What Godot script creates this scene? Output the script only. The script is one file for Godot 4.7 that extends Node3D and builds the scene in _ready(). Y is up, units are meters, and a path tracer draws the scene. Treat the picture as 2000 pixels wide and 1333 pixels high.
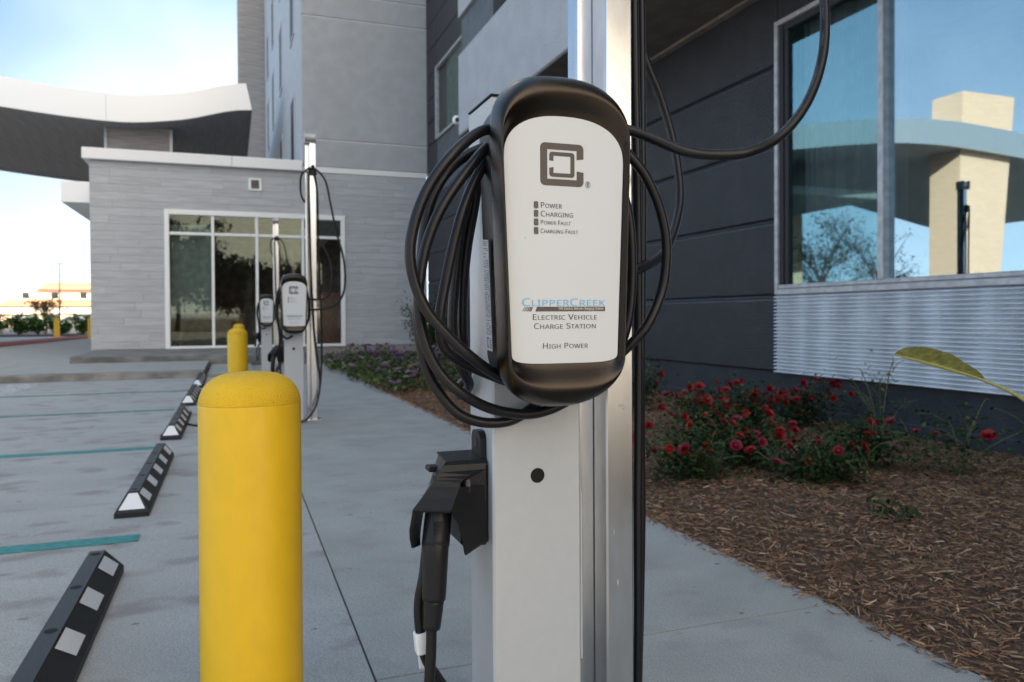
extends Node3D

var M := {}
var taken := {}
var rng := RandomNumberGenerator.new()
const SUN_AZ := 38.0
const SUN_ALT := 20.0


func _ready() -> void:
	rng.seed = 7
	make_camera()
	make_sky()
	make_materials()
	make_ground()
	make_hotel()
	make_canopy()
	make_bed()
	make_background()
	make_trees()
	make_stations()
	make_cables()
	make_bollards()
	make_wheel_stops()
	make_plants()
	make_small_things()


func make_camera() -> void:
	var cam := Camera3D.new()
	cam.name = "camera"
	add_child(cam)
	cam.position = Vector3(0, 0.88, 0)
	cam.basis = Basis(Vector3.UP, deg_to_rad(-20.058)) * Basis(Vector3.RIGHT, deg_to_rad(-0.649)) * Basis(Vector3.BACK, deg_to_rad(-0.307))
	var lens := CameraAttributesPhysical.new()
	lens.frustum_focal_length = 27.0
	lens.frustum_focus_distance = 1.14
	lens.frustum_near = 0.05
	lens.frustum_far = 900.0
	lens.exposure_aperture = 8.0
	cam.attributes = lens
	cam.projection = Camera3D.PROJECTION_FRUSTUM
	cam.near = 0.05
	cam.far = 900.0
	cam.size = 2.0 * 0.05 * 666.5 / 1496.6
	cam.frustum_offset = Vector2(0, -0.02086 * 0.05)
	cam.current = true


func make_sky() -> void:
	var sky := ProceduralSkyMaterial.new()
	sky.sky_top_color = Color(0.31, 0.44, 0.56)
	sky.sky_horizon_color = Color(0.766, 0.822, 0.868)
	sky.sky_curve = 0.112
	sky.ground_bottom_color = Color(0.30, 0.29, 0.28)
	sky.ground_horizon_color = Color(0.60, 0.58, 0.55)
	sky.sun_angle_max = 90.0
	sky.sun_curve = 0.65
	var puff := FastNoiseLite.new()
	puff.seed = 11
	puff.frequency = 0.006
	puff.fractal_octaves = 5
	var cover := NoiseTexture2D.new()
	cover.width = 1024
	cover.height = 512
	cover.seamless = true
	cover.noise = puff
	var ramp := Gradient.new()
	ramp.offsets = PackedFloat32Array([0.0, 0.36, 0.8])
	ramp.colors = PackedColorArray([Color(1, 1, 1, 0), Color(1, 0.98, 0.96, 0), Color(1, 0.98, 0.96, 0.22)])
	cover.color_ramp = ramp
	sky.sky_cover = cover
	var e := Environment.new()
	e.background_mode = Environment.BG_SKY
	e.sky = Sky.new()
	e.sky.sky_material = sky
	e.background_energy_multiplier = 1.0
	e.tonemap_mode = Environment.TONE_MAPPER_LINEAR
	e.tonemap_exposure = 3.0
	e.sdfgi_enabled = true
	e.ssao_enabled = true
	e.ssil_enabled = true
	var around := WorldEnvironment.new()
	around.name = "world_environment"
	around.environment = e
	add_child(around)
	var sun := DirectionalLight3D.new()
	sun.name = "sun"
	sun.light_color = Color(1.0, 0.925, 0.81)
	sun.light_energy = 1.6
	sun.light_angular_distance = 0.5
	sun.shadow_enabled = true
	add_child(sun)
	var az := deg_to_rad(SUN_AZ)
	var alt := deg_to_rad(SUN_ALT)
	sun.look_at_from_position(Vector3(sin(az) * cos(alt), sin(alt), cos(az) * cos(alt)) * 60.0, Vector3.ZERO)


# ---------------------------------------------------------------- helpers
func V(x: float, y: float, z: float) -> Vector3:
	return Vector3(x, y, z)


func begin(smooth := false) -> SurfaceTool:
	var st := SurfaceTool.new()
	st.begin(Mesh.PRIMITIVE_TRIANGLES)
	st.set_smooth_group(0 if smooth else -1)
	return st


func numbered(called: String) -> String:
	var n: int = taken.get(called, 0)
	taken[called] = n + 1
	return called if n == 0 else "%s_%03d" % [called, n]


func thing(called: String, label: String, category: String, at := Vector3.ZERO, group := "") -> Node3D:
	var o := Node3D.new()
	o.name = numbered(called)
	add_child(o)
	o.position = at
	tag(o, label, category, group)
	return o


func tag(o: Node, label: String, category: String, group := "") -> void:
	if label:
		o.set_meta("label", label)
	if category:
		o.set_meta("category", category)
	if group:
		o.set_meta("group", group)


# commits a mesh drawn in world coordinates as a named object; a part is moved back by its thing's place
func put(called: String, st: SurfaceTool, m: Material, parent: Node3D = null) -> MeshInstance3D:
	st.generate_normals()
	return put_mesh(called, st.commit(), m, parent)


func put_mesh(called: String, mesh: Mesh, m: Material, parent: Node3D = null) -> MeshInstance3D:
	var o := MeshInstance3D.new()
	o.mesh = mesh
	o.material_override = m
	if parent == null:
		o.name = numbered(called)
		add_child(o)
	else:
		o.name = called
		parent.add_child(o, true)
		if parent.get_parent() == self and not parent is MeshInstance3D:
			o.position = -parent.position
	return o


func structure(o: Node) -> Node:
	o.set_meta("kind", "structure")
	return o


func copy(o: Node3D, by: Vector3, label: String) -> Node3D:
	var c: Node3D = o.duplicate()
	c.name = numbered(str(o.name).rstrip("0123456789").trim_suffix("_"))
	add_child(c)
	c.position = o.position + by
	c.set_meta("label", label)
	return c


func tri(st: SurfaceTool, a: Vector3, b: Vector3, c: Vector3, hint: Vector3) -> void:
	if (a - c).cross(a - b).dot(hint) < 0.0:
		var t := b
		b = c
		c = t
	st.add_vertex(a)
	st.add_vertex(b)
	st.add_vertex(c)


func quad(st: SurfaceTool, a: Vector3, b: Vector3, c: Vector3, d: Vector3, hint: Vector3) -> void:
	tri(st, a, b, c, hint)
	tri(st, a, c, d, hint)


func axis_vec(k: int, s: float) -> Vector3:
	var v := Vector3.ZERO
	v[k] = s
	return v


func box(st: SurfaceTool, lo: Vector3, hi: Vector3, bev := 0.0, xf := Transform3D()) -> void:
	var c := (lo + hi) * 0.5
	var h := (hi - lo) * 0.5
	bev = minf(bev, minf(h.x, minf(h.y, h.z)) * 0.6)
	var rot := xf.basis
	for k in 3:
		var i := (k + 1) % 3
		var j := (k + 2) % 3
		for s in [-1.0, 1.0]:
			var p := []
			for q in [[-1, -1], [1, -1], [1, 1], [-1, 1]]:
				var v := Vector3.ZERO
				v[k] = s * h[k]
				v[i] = q[0] * (h[i] - bev)
				v[j] = q[1] * (h[j] - bev)
				p.append(xf * (c + v))
			quad(st, p[0], p[1], p[2], p[3], rot * axis_vec(k, s))
	if bev <= 0.0:
		return
	for k in 3:
		var i := (k + 1) % 3
		var j := (k + 2) % 3
		for si in [-1.0, 1.0]:
			for sj in [-1.0, 1.0]:
				var p := []
				for q in [[0, -1], [1, -1], [1, 1], [0, 1]]:
					var v := Vector3.ZERO
					v[k] = q[1] * (h[k] - bev)
					v[i] = si * (h[i] - (bev if q[0] == 1 else 0.0))
					v[j] = sj * (h[j] - (0.0 if q[0] == 1 else bev))
					p.append(xf * (c + v))
				quad(st, p[0], p[1], p[2], p[3], rot * (axis_vec(i, si) + axis_vec(j, sj)))
	for sx in [-1.0, 1.0]:
		for sy in [-1.0, 1.0]:
			for sz in [-1.0, 1.0]:
				var s := Vector3(sx, sy, sz)
				var p := []
				for k in 3:
					var v := s * (h - Vector3.ONE * bev)
					v[k] = s[k] * h[k]
					p.append(xf * (c + v))
				tri(st, p[0], p[1], p[2], rot * s)


func box_mesh(lo: Vector3, hi: Vector3, bev := 0.0) -> SurfaceTool:
	var st := begin()
	box(st, lo, hi, bev)
	return st


func smooth_path(pts: Array, per := 6) -> PackedVector3Array:
	var out := PackedVector3Array()
	var n := pts.size()
	for i in n - 1:
		var p0: Vector3 = pts[maxi(i - 1, 0)]
		var p1: Vector3 = pts[i]
		var p2: Vector3 = pts[i + 1]
		var p3: Vector3 = pts[mini(i + 2, n - 1)]
		for k in per:
			out.append(p1.cubic_interpolate(p2, p0, p3, float(k) / per))
	out.append(pts[n - 1])
	return out


func tube(st: SurfaceTool, pts: Array, r: float, sides := 12, per := 6, r_end := -1.0) -> void:
	var path := smooth_path(pts, per) if per > 1 else PackedVector3Array(pts)
	var n := path.size()
	var side := Vector3.ZERO
	var rings := []
	var lengths := []
	var along := 0.0
	for i in n:
		var t := (path[mini(i + 1, n - 1)] - path[maxi(i - 1, 0)]).normalized()
		if side == Vector3.ZERO:
			side = t.cross(Vector3.UP if absf(t.y) < 0.9 else Vector3.RIGHT).normalized()
		else:
			side = (side - t * side.dot(t)).normalized()
		var up := side.cross(t)
		var rr := r if r_end < 0.0 else lerpf(r, r_end, float(i) / (n - 1))
		var ring := PackedVector3Array()
		for k in sides + 1:
			var a := TAU * k / sides
			ring.append(path[i] + (side * cos(a) + up * sin(a)) * rr)
		rings.append(ring)
		if i > 0:
			along += path[i].distance_to(path[i - 1])
		lengths.append(along)
	for i in n - 1:
		for k in sides:
			var a: Vector3 = rings[i][k]
			var b: Vector3 = rings[i][k + 1]
			var c: Vector3 = rings[i + 1][k + 1]
			var d: Vector3 = rings[i + 1][k]
			var u0 := float(k) / sides
			var u1 := float(k + 1) / sides
			var out := (a + c) * 0.5 - (path[i] + path[i + 1]) * 0.5
			var vs := [a, b, c, a, c, d]
			var us := [Vector2(u0, lengths[i]), Vector2(u1, lengths[i]), Vector2(u1, lengths[i + 1]), Vector2(u0, lengths[i]), Vector2(u1, lengths[i + 1]), Vector2(u0, lengths[i + 1])]
			var order := [0, 1, 2, 3, 4, 5]
			if (a - c).cross(a - b).dot(out) < 0.0:
				order = [0, 2, 1, 3, 5, 4]
			for q in order:
				st.set_uv(us[q])
				st.add_vertex(vs[q])
	st.set_uv(Vector2.ZERO)
	for e in [0, n - 1]:
		var cen: Vector3 = path[e]
		var hint := path[0] - path[1] if e == 0 else path[n - 1] - path[n - 2]
		for k in sides:
			tri(st, cen, rings[e][k], rings[e][k + 1], hint)


# profile: points (radius, height) from below to above
func lathe(st: SurfaceTool, profile: Array, at := Vector3.ZERO, sides := 32, xf := Transform3D()) -> void:
	for i in profile.size() - 1:
		var p: Vector2 = profile[i]
		var q: Vector2 = profile[i + 1]
		var slope := q - p
		for k in sides:
			var a := TAU * k / sides
			var b := TAU * (k + 1) / sides
			var mid := (a + b) * 0.5
			var hint := xf.basis * Vector3(cos(mid) * slope.y, -slope.x, sin(mid) * slope.y)
			var v := []
			for w in [[p, a], [p, b], [q, b], [q, a]]:
				v.append(xf * (at + Vector3(cos(w[1]) * w[0].x, w[0].y, sin(w[1]) * w[0].x)))
			if p.x > 0.0:
				tri(st, v[0], v[1], v[2], hint)
			if q.x > 0.0:
				tri(st, v[0], v[2], v[3], hint)


# a flat outline in x and y given a thickness from z0 (back) to z1 (front)
func extrude(st: SurfaceTool, poly: PackedVector2Array, z0: float, z1: float, xf := Transform3D()) -> void:
	var idx := Geometry2D.triangulate_polygon(poly)
	for i in range(0, idx.size(), 3):
		for side in 2:
			var z := z1 if side == 0 else z0
			var p := []
			for k in 3:
				p.append(xf * Vector3(poly[idx[i + k]].x, poly[idx[i + k]].y, z))
			tri(st, p[0], p[1], p[2], xf.basis * Vector3(0, 0, 1 if side == 0 else -1))
	var cw := Geometry2D.is_polygon_clockwise(poly)
	for i in poly.size():
		var a := poly[i]
		var b := poly[(i + 1) % poly.size()]
		var d := b - a
		var out := Vector2(d.y, -d.x) * (-1.0 if cw else 1.0)
		quad(st, xf * Vector3(a.x, a.y, z0), xf * Vector3(b.x, b.y, z0), xf * Vector3(b.x, b.y, z1), xf * Vector3(a.x, a.y, z1), xf.basis * Vector3(out.x, out.y, 0))


# skin over rings of equal length (closed all round)
func loft(st: SurfaceTool, rings: Array, hint: Vector3, closed := true) -> void:
	var flip := false
	var first := true
	for i in rings.size() - 1:
		var r0: PackedVector3Array = rings[i]
		var r1: PackedVector3Array = rings[i + 1]
		var n := r0.size()
		for k in (n if closed else n - 1):
			var a := r0[k]
			var b := r0[(k + 1) % n]
			var c := r1[(k + 1) % n]
			var d := r1[k]
			if first and (a - c).cross(a - b).length() > 1e-12:
				flip = (a - c).cross(a - b).dot(hint) < 0.0
				first = false
			var vs := [a, c, b, a, d, c] if flip else [a, b, c, a, c, d]
			for v in vs:
				st.add_vertex(v)


func lin(r: float, g: float, b: float, a := 1.0) -> Color:
	return Color(r, g, b, a).linear_to_srgb()


func noise_tex(sd: int, freq: float, lo: float, hi: float, octaves := 4, as_normal := false, size := 512, ridged := false) -> NoiseTexture2D:
	var f := FastNoiseLite.new()
	f.seed = sd
	f.frequency = freq
	f.fractal_octaves = octaves
	if ridged:
		f.fractal_type = FastNoiseLite.FRACTAL_RIDGED
	var t := NoiseTexture2D.new()
	t.width = size
	t.height = size
	t.seamless = true
	t.noise = f
	if as_normal:
		t.as_normal_map = true
		t.bump_strength = hi
	else:
		var ramp := Gradient.new()
		ramp.offsets = PackedFloat32Array([0.2, 0.8])
		ramp.colors = PackedColorArray([Color(lo, lo, lo), Color(hi, hi, hi)])
		t.color_ramp = ramp
	return t


func mat(called: String, c: Color, rough := 0.7, metal := 0.0, spec := 0.5) -> StandardMaterial3D:
	var m := StandardMaterial3D.new()
	m.resource_name = called
	m.albedo_color = c
	m.roughness = rough
	m.metallic = metal
	m.metallic_specular = spec
	M[called] = m
	return m


func grain(m: StandardMaterial3D, t: Texture2D, scale: Vector3, bump: Texture2D = null, strength := 0.5, world := true) -> StandardMaterial3D:
	m.albedo_texture = t
	m.uv1_triplanar = true
	m.uv1_world_triplanar = world
	m.uv1_scale = scale
	if bump:
		m.normal_enabled = true
		m.normal_texture = bump
		m.normal_scale = strength
	return m


func fine(m: StandardMaterial3D, t: Texture2D, scale: Vector3) -> StandardMaterial3D:
	m.detail_enabled = true
	m.detail_blend_mode = BaseMaterial3D.BLEND_MODE_MUL
	m.detail_albedo = t
	m.detail_uv_layer = BaseMaterial3D.DETAIL_UV_2
	m.uv2_triplanar = true
	m.uv2_world_triplanar = true
	m.uv2_scale = scale
	return m


func make_materials() -> void:
	var blotch := noise_tex(3, 0.012, 0.72, 1.0, 5)
	var soft := noise_tex(5, 0.010, 0.88, 1.0, 4)
	var faint := noise_tex(6, 0.012, 0.955, 1.0, 4)
	var speck := noise_tex(8, 0.16, 0.80, 1.0, 2)
	var rough_bump := noise_tex(9, 0.10, 0.0, 6.0, 3, true)
	var fine_bump := noise_tex(10, 0.25, 0.0, 4.0, 2, true)
	var streak := noise_tex(12, 0.02, 0.70, 1.0, 4)
	# ground
	fine(grain(mat("walk", lin(0.45, 0.455, 0.435), 0.8), concrete_print(71, 0.05, 0.25), Vector3(0.36, 0.36, 0.52), fine_bump, 0.12), speck, Vector3(2.2, 2.2, 3.0))
	fine(grain(mat("lot", lin(0.50, 0.50, 0.485), 0.8), concrete_print(72, 0.15, 0.5), Vector3(0.20, 0.3, 0.36), fine_bump, 0.12), speck, Vector3(1.6, 2.0, 2.6))
	grain(mat("joint", lin(0.06, 0.057, 0.053), 0.95), speck, Vector3(3, 3, 3))
	fine(grain(mat("kerb", lin(0.37, 0.355, 0.33), 0.85), blotch, Vector3(0.3, 0.5, 0.5)), speck, Vector3(2, 2, 2))
	fine(grain(mat("pad", lin(0.29, 0.29, 0.28), 0.85), blotch, Vector3(0.3, 0.5, 0.5)), speck, Vector3(2, 2, 2))
	grain(mat("asphalt", lin(0.14, 0.14, 0.145), 0.9), blotch, Vector3(0.1, 0.1, 0.1))
	grain(mat("earth", lin(0.10, 0.085, 0.07), 0.95), blotch, Vector3(0.1, 0.1, 0.1))
	grain(mat("red_paint", lin(0.28, 0.06, 0.055), 0.7), speck, Vector3(1, 1, 1))
	var worn := mat("teal_paint", lin(0.045, 0.27, 0.27), 0.7)
	grain(worn, noise_tex(21, 0.05, 0.75, 1.0, 3), Vector3(0.8, 1, 2))
	var faded := mat("faded_teal_paint", lin(0.13, 0.25, 0.245), 0.8)
	grain(faded, noise_tex(22, 0.03, 0.7, 1.15, 4), Vector3(0.5, 1, 2))
	grain(mat("white_paint", lin(0.60, 0.60, 0.58), 0.7), noise_tex(23, 0.03, 0.6, 1.0, 4), Vector3(0.8, 1, 1.5))
	# building
	fine(grain(mat("charcoal", lin(0.032, 0.036, 0.043), 0.46), soft, Vector3(0.6, 0.6, 0.6), fine_bump, 0.5), speck, Vector3(4, 4, 4))
	fine(grain(mat("plinth", lin(0.042, 0.047, 0.056), 0.75), soft, Vector3(0.6, 0.6, 0.6), fine_bump, 0.5), speck, Vector3(4, 4, 4))
	fine(grain(mat("stucco", lin(0.55, 0.57, 0.60), 0.85), faint, Vector3(0.4, 0.4, 0.4), rough_bump, 0.12), speck, Vector3(2, 2, 2))
	fine(grain(mat("pale_stucco", lin(0.64, 0.67, 0.69), 0.85), faint, Vector3(0.4, 0.4, 0.4), rough_bump, 0.12), speck, Vector3(2, 2, 2))
	fine(grain(mat("slate_panel", lin(0.13, 0.15, 0.165), 0.6), soft, Vector3(0.6, 0.6, 0.6)), speck, Vector3(4, 4, 4))
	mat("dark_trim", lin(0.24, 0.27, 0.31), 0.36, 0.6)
	grain(mat("soffit", lin(0.17, 0.15, 0.14), 0.8), soft, Vector3(0.6, 0.6, 0.6))
	grain(mat("soffit_trim", lin(0.28, 0.25, 0.225), 0.6), soft, Vector3(0.6, 0.6, 0.6))
	for k in 4:
		var b: float = [0.475, 0.487, 0.497, 0.508][k]
		grain(mat("stone_%d" % k, lin(b * 0.95, b * 0.98, b * 1.03), 0.8), noise_tex(60 + k, 0.02, 0.93, 1.0, 4, false, 256), Vector3(0.25, 2.6, 0.25))
	grain(mat("stone_dark", lin(0.36, 0.335, 0.32), 0.85), noise_tex(65, 0.02, 0.88, 1.0, 4, false, 256), Vector3(0.2, 1.8, 0.2))
	grain(mat("tan_stone", lin(0.60, 0.44, 0.35), 0.85), noise_tex(64, 0.02, 0.95, 1.0, 4, false, 256), Vector3(0.2, 1.8, 0.2))
	mat("white_metal", lin(0.82, 0.82, 0.82), 0.45)
	grain(mat("frame_metal", lin(0.50, 0.51, 0.53), 0.4, 0.3), soft, Vector3(2, 2, 2))
	mat("gasket", lin(0.02, 0.02, 0.022), 0.6)
	grain(mat("corrugated", lin(0.86, 0.89, 0.93), 0.42, 0.12), soft, Vector3(1, 1, 1))
	mat("fascia_metal", lin(0.62, 0.635, 0.66), 0.38, 0.85)
	grain(mat("canopy_under", lin(0.25, 0.262, 0.285), 0.7), soft, Vector3(2.0, 0.3, 0.1))
	var plain_white := Image.create(4, 4, false, Image.FORMAT_RGB8)
	plain_white.fill(Color.WHITE)
	var white_tex := ImageTexture.create_from_image(plain_white)
	var glass := mat("mirror_glass", Color(0.72, 0.84, 0.89, 0.46), 0.015, 1.0)
	glass.albedo_texture = white_tex
	glass.transparency = BaseMaterial3D.TRANSPARENCY_ALPHA
	var glass2 := mat("clear_glass", Color(0.86, 0.90, 0.82, 0.05), 0.015, 1.0)
	glass2.albedo_texture = white_tex
	glass2.transparency = BaseMaterial3D.TRANSPARENCY_ALPHA
	var glass3 := mat("screened_glass", Color(0.60, 0.82, 0.88, 0.26), 0.02, 1.0)
	glass3.albedo_texture = white_tex
	glass3.transparency = BaseMaterial3D.TRANSPARENCY_ALPHA
	mat("dark_glass", lin(0.03, 0.042, 0.052), 0.5, 0.0, 0.25)
	grain(mat("curtain", lin(0.16, 0.19, 0.20), 0.95), soft, Vector3(1, 1, 1))
	grain(mat("green_curtain", lin(0.11, 0.15, 0.13), 0.95), soft, Vector3(1, 1, 1))
	grain(mat("room", lin(0.12, 0.10, 0.085), 0.9), blotch, Vector3(0.5, 0.5, 0.5))
	grain(mat("wood", lin(0.14, 0.075, 0.035), 0.6), streak, Vector3(2, 0.4, 2))
	# the stations
	var cover := mat("bronze_plastic", lin(0.044, 0.037, 0.032), 0.26, 0.92, 0.5)
	cover.normal_enabled = true
	cover.normal_texture = noise_tex(31, 0.30, 0.0, 3.0, 2, true)
	cover.normal_scale = 0.2
	cover.uv1_triplanar = true
	cover.uv1_scale = Vector3(14, 14, 14)
	var blk := mat("black_plastic", lin(0.012, 0.012, 0.014), 0.36, 0.0, 0.33)
	blk.normal_enabled = true
	blk.normal_texture = cover.normal_texture
	blk.normal_scale = 0.25
	blk.uv1_triplanar = true
	blk.uv1_scale = Vector3(14, 14, 14)
	mat("satin_white", lin(0.575, 0.595, 0.62), 0.42)
	mat("print_brown", lin(0.085, 0.072, 0.063), 0.6)
	mat("print_black", lin(0.035, 0.034, 0.036), 0.6)
	mat("print_blue", lin(0.13, 0.43, 0.70), 0.6)
	mat("print_white", lin(0.7, 0.7, 0.7), 0.6)
	mat("indicator", lin(0.012, 0.012, 0.013), 0.25)
	grain(mat("powder_coat", lin(0.42, 0.435, 0.455), 0.34), noise_tex(33, 0.02, 0.985, 1.0, 4), Vector3(3, 3, 3), fine_bump, 0.05)
	var zinc := mat("galvanized", lin(0.58, 0.595, 0.62), 0.22, 0.95)
	grain(zinc, noise_tex(34, 0.02, 0.955, 1.0, 4), Vector3(3, 0.8, 3))
	mat("scuffed_zinc", lin(0.42, 0.41, 0.39), 0.8)
	mat("hole_shade_black", lin(0.004, 0.004, 0.004), 0.9)  # near-black colour stands in for the shade inside holes that are not cut
	mat("chrome", lin(0.6, 0.6, 0.6), 0.25, 1.0)
	var cable := mat("cable", Color.WHITE, 0.36, 0.0, 0.40)
	cable.albedo_texture = cable_print()
	cable.uv1_scale = Vector3(1, 2.4, 1)
	mat("plain_cable", lin(0.009, 0.009, 0.011), 0.38, 0.0, 0.36)
	mat("sticker", Color.WHITE, 0.5).albedo_texture = sticker_print()
	mat("tag_white", lin(0.7, 0.7, 0.7), 0.6)
	# bollards and stops
	var yel := mat("yellow_sleeve", lin(0.74, 0.455, 0.014), 0.45, 0.0, 0.4)
	grain(yel, noise_tex(41, 0.02, 0.965, 1.0, 4), Vector3(2, 1, 2))
	fine(yel, noise_tex(42, 0.35, 0.93, 1.0, 2), Vector3(3, 3, 3))
	var dome := mat("yellow_dome", lin(0.74, 0.455, 0.014), 0.6, 0.0, 0.4)
	grain(dome, noise_tex(43, 0.12, 0.93, 1.0, 2), Vector3(4, 4, 4), noise_tex(44, 0.16, 0.0, 8.0, 2, true), 0.8)
	grain(mat("rubber", lin(0.020, 0.021, 0.024), 0.5, 0.0, 0.42), noise_tex(45, 0.05, 0.7, 1.0, 4), Vector3(3, 3, 3))
	mat("reflective_white", lin(0.72, 0.73, 0.75), 0.45)
	# plants
	var leaf := mat("rose_leaf", Color.WHITE, 0.65, 0.0, 0.25)
	leaf.vertex_color_use_as_albedo = true
	leaf.backlight = Color(0.10, 0.14, 0.05)
	mat("stem", lin(0.10, 0.11, 0.045), 0.8)
	mat("bark", lin(0.09, 0.07, 0.05), 0.9)
	for k in 3:
		var petal := mat("petal_%d" % k, [lin(0.27, 0.0012, 0.006), lin(0.16, 0.0012, 0.007), lin(0.24, 0.003, 0.035)][k], 0.55)
		petal.backlight = Color(0.2, 0.0, 0.01)
	mat("pollen", lin(0.75, 0.42, 0.08), 0.8)
	var chip := mat("bark_chip", Color.WHITE, 0.9)
	chip.vertex_color_use_as_albedo = true
	grain(mat("mulch_base", lin(0.11, 0.065, 0.04), 0.95), blotch, Vector3(2, 2, 2), rough_bump, 1.0)
	var big := mat("canna_leaf", lin(0.33, 0.335, 0.11), 0.42)
	grain(big, noise_tex(51, 0.02, 0.65, 1.0, 5), Vector3(5, 9, 5), null, 0.0, false)
	big.backlight = Color(0.2, 0.2, 0.03)
	mat("leaf_rib", lin(0.33, 0.33, 0.12), 0.45)
	# far away
	mat("roof_tile", lin(0.62, 0.34, 0.19), 0.85)
	mat("cream_wall", lin(0.66, 0.55, 0.42), 0.9)
	mat("white_wall", lin(0.72, 0.68, 0.62), 0.9)
	mat("car_white", lin(0.65, 0.65, 0.66), 0.25)
	mat("car_grey", lin(0.25, 0.26, 0.28), 0.25, 0.4)
	mat("tyre", lin(0.02, 0.02, 0.02), 0.8)
	mat("dark_metal", lin(0.08, 0.075, 0.07), 0.6)
	mat("signal_red", lin(0.35, 0.06, 0.05), 0.6)


# weathered concrete: soft clouds of tone, brownish stains, oil drips, pits and a hairline crack or two
func concrete_print(sd: int, stain: float, drips: float) -> ImageTexture:
	var n := 768
	var f := FastNoiseLite.new()
	f.seed = sd
	f.frequency = 0.006
	f.fractal_octaves = 5
	var cloud := f.get_seamless_image(n, n)
	f.seed = sd + 1
	f.frequency = 0.013
	f.fractal_octaves = 3
	var patch := f.get_seamless_image(n, n)
	f.seed = sd + 2
	f.frequency = 0.004
	f.fractal_type = FastNoiseLite.FRACTAL_RIDGED
	f.fractal_octaves = 3
	var crack := f.get_seamless_image(n, n)
	var r := RandomNumberGenerator.new()
	r.seed = sd
	var im := Image.create(n, n, false, Image.FORMAT_RGB8)
	for y in n:
		for x in n:
			var c := cloud.get_pixel(x, y).r
			var p := clampf((patch.get_pixel(x, y).r - 0.60) * 4.0, 0.0, 1.0) * stain
			var v := 0.90 + 0.10 * c - 0.035 * r.randf()
			var k := crack.get_pixel(x, y).r
			if k > 0.985:
				v *= 0.86
			im.set_pixel(x, y, Color(v * (1.0 - p * 0.8), v * (1.0 - p), v * (1.0 - p)))
	for i in int(260 * drips):
		var at := Vector2i(r.randi_range(4, n - 8), r.randi_range(4, n - 8))
		var rad := r.randf_range(0.8, 3.4)
		var dark := r.randf_range(0.55, 0.9)
		for dy in range(-4, 5):
			for dx in range(-4, 5):
				if dx * dx + dy * dy < rad * rad * r.randf_range(0.7, 1.2):
					var q := Vector2i(posmod(at.x + dx, n), posmod(at.y + dy, n))
					var c := im.get_pixelv(q)
					im.set_pixelv(q, Color(c.r * dark, c.g * dark, c.b * dark))
	return ImageTexture.create_from_image(im)


# the small pale lettering that runs along the black cable: too small to read, drawn as strokes
func cable_print() -> ImageTexture:
	var r := RandomNumberGenerator.new()
	r.seed = 77
	var im := Image.create(128, 1024, false, Image.FORMAT_RGB8)
	im.fill(lin(0.009, 0.009, 0.011))
	var ink := lin(0.10, 0.098, 0.095)
	for side in [0, 64]:
		var y := 20
		while y < 980:
			if r.randf() < 0.16:
				y += 40 if r.randf() < 0.2 else 14
				continue
			var h := r.randi_range(7, 11)
			im.fill_rect(Rect2i(side + 20, y, 7, 2), ink)
			if r.randf() < 0.6:
				im.fill_rect(Rect2i(side + 20, y, 2, h), ink)
			if r.randf() < 0.6:
				im.fill_rect(Rect2i(side + 26, y, 2, h), ink)
			if r.randf() < 0.7:
				im.fill_rect(Rect2i(side + 20, y + h - 2, 8, 2), ink)
			y += h + 5
	return ImageTexture.create_from_image(im)


# the rating label on the charger's side: rows of print too small to read
func sticker_print() -> ImageTexture:
	var r := RandomNumberGenerator.new()
	r.seed = 5
	var im := Image.create(128, 512, false, Image.FORMAT_RGB8)
	im.fill(lin(0.42, 0.44, 0.47))
	var ink := lin(0.05, 0.055, 0.065)
	var y := 8
	while y < 440:
		var x := 6
		while x < 118:
			var w := r.randi_range(4, 22)
			if r.randf() < 0.82:
				im.fill_rect(Rect2i(x, y, mini(w, 120 - x), 4), ink)
			x += w + 3
		y += 8 if r.randf() < 0.9 else 15
	im.fill_rect(Rect2i(10, 452, 44, 48), ink)
	im.fill_rect(Rect2i(18, 460, 36, 32), lin(0.42, 0.44, 0.47))
	im.fill_rect(Rect2i(24, 466, 22, 20), ink)
	im.fill_rect(Rect2i(29, 471, 17, 10), lin(0.42, 0.44, 0.47))
	for k in 6:
		im.fill_rect(Rect2i(66, 454 + k * 8, r.randi_range(30, 52), 4), ink)
	return ImageTexture.create_from_image(im)


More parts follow.
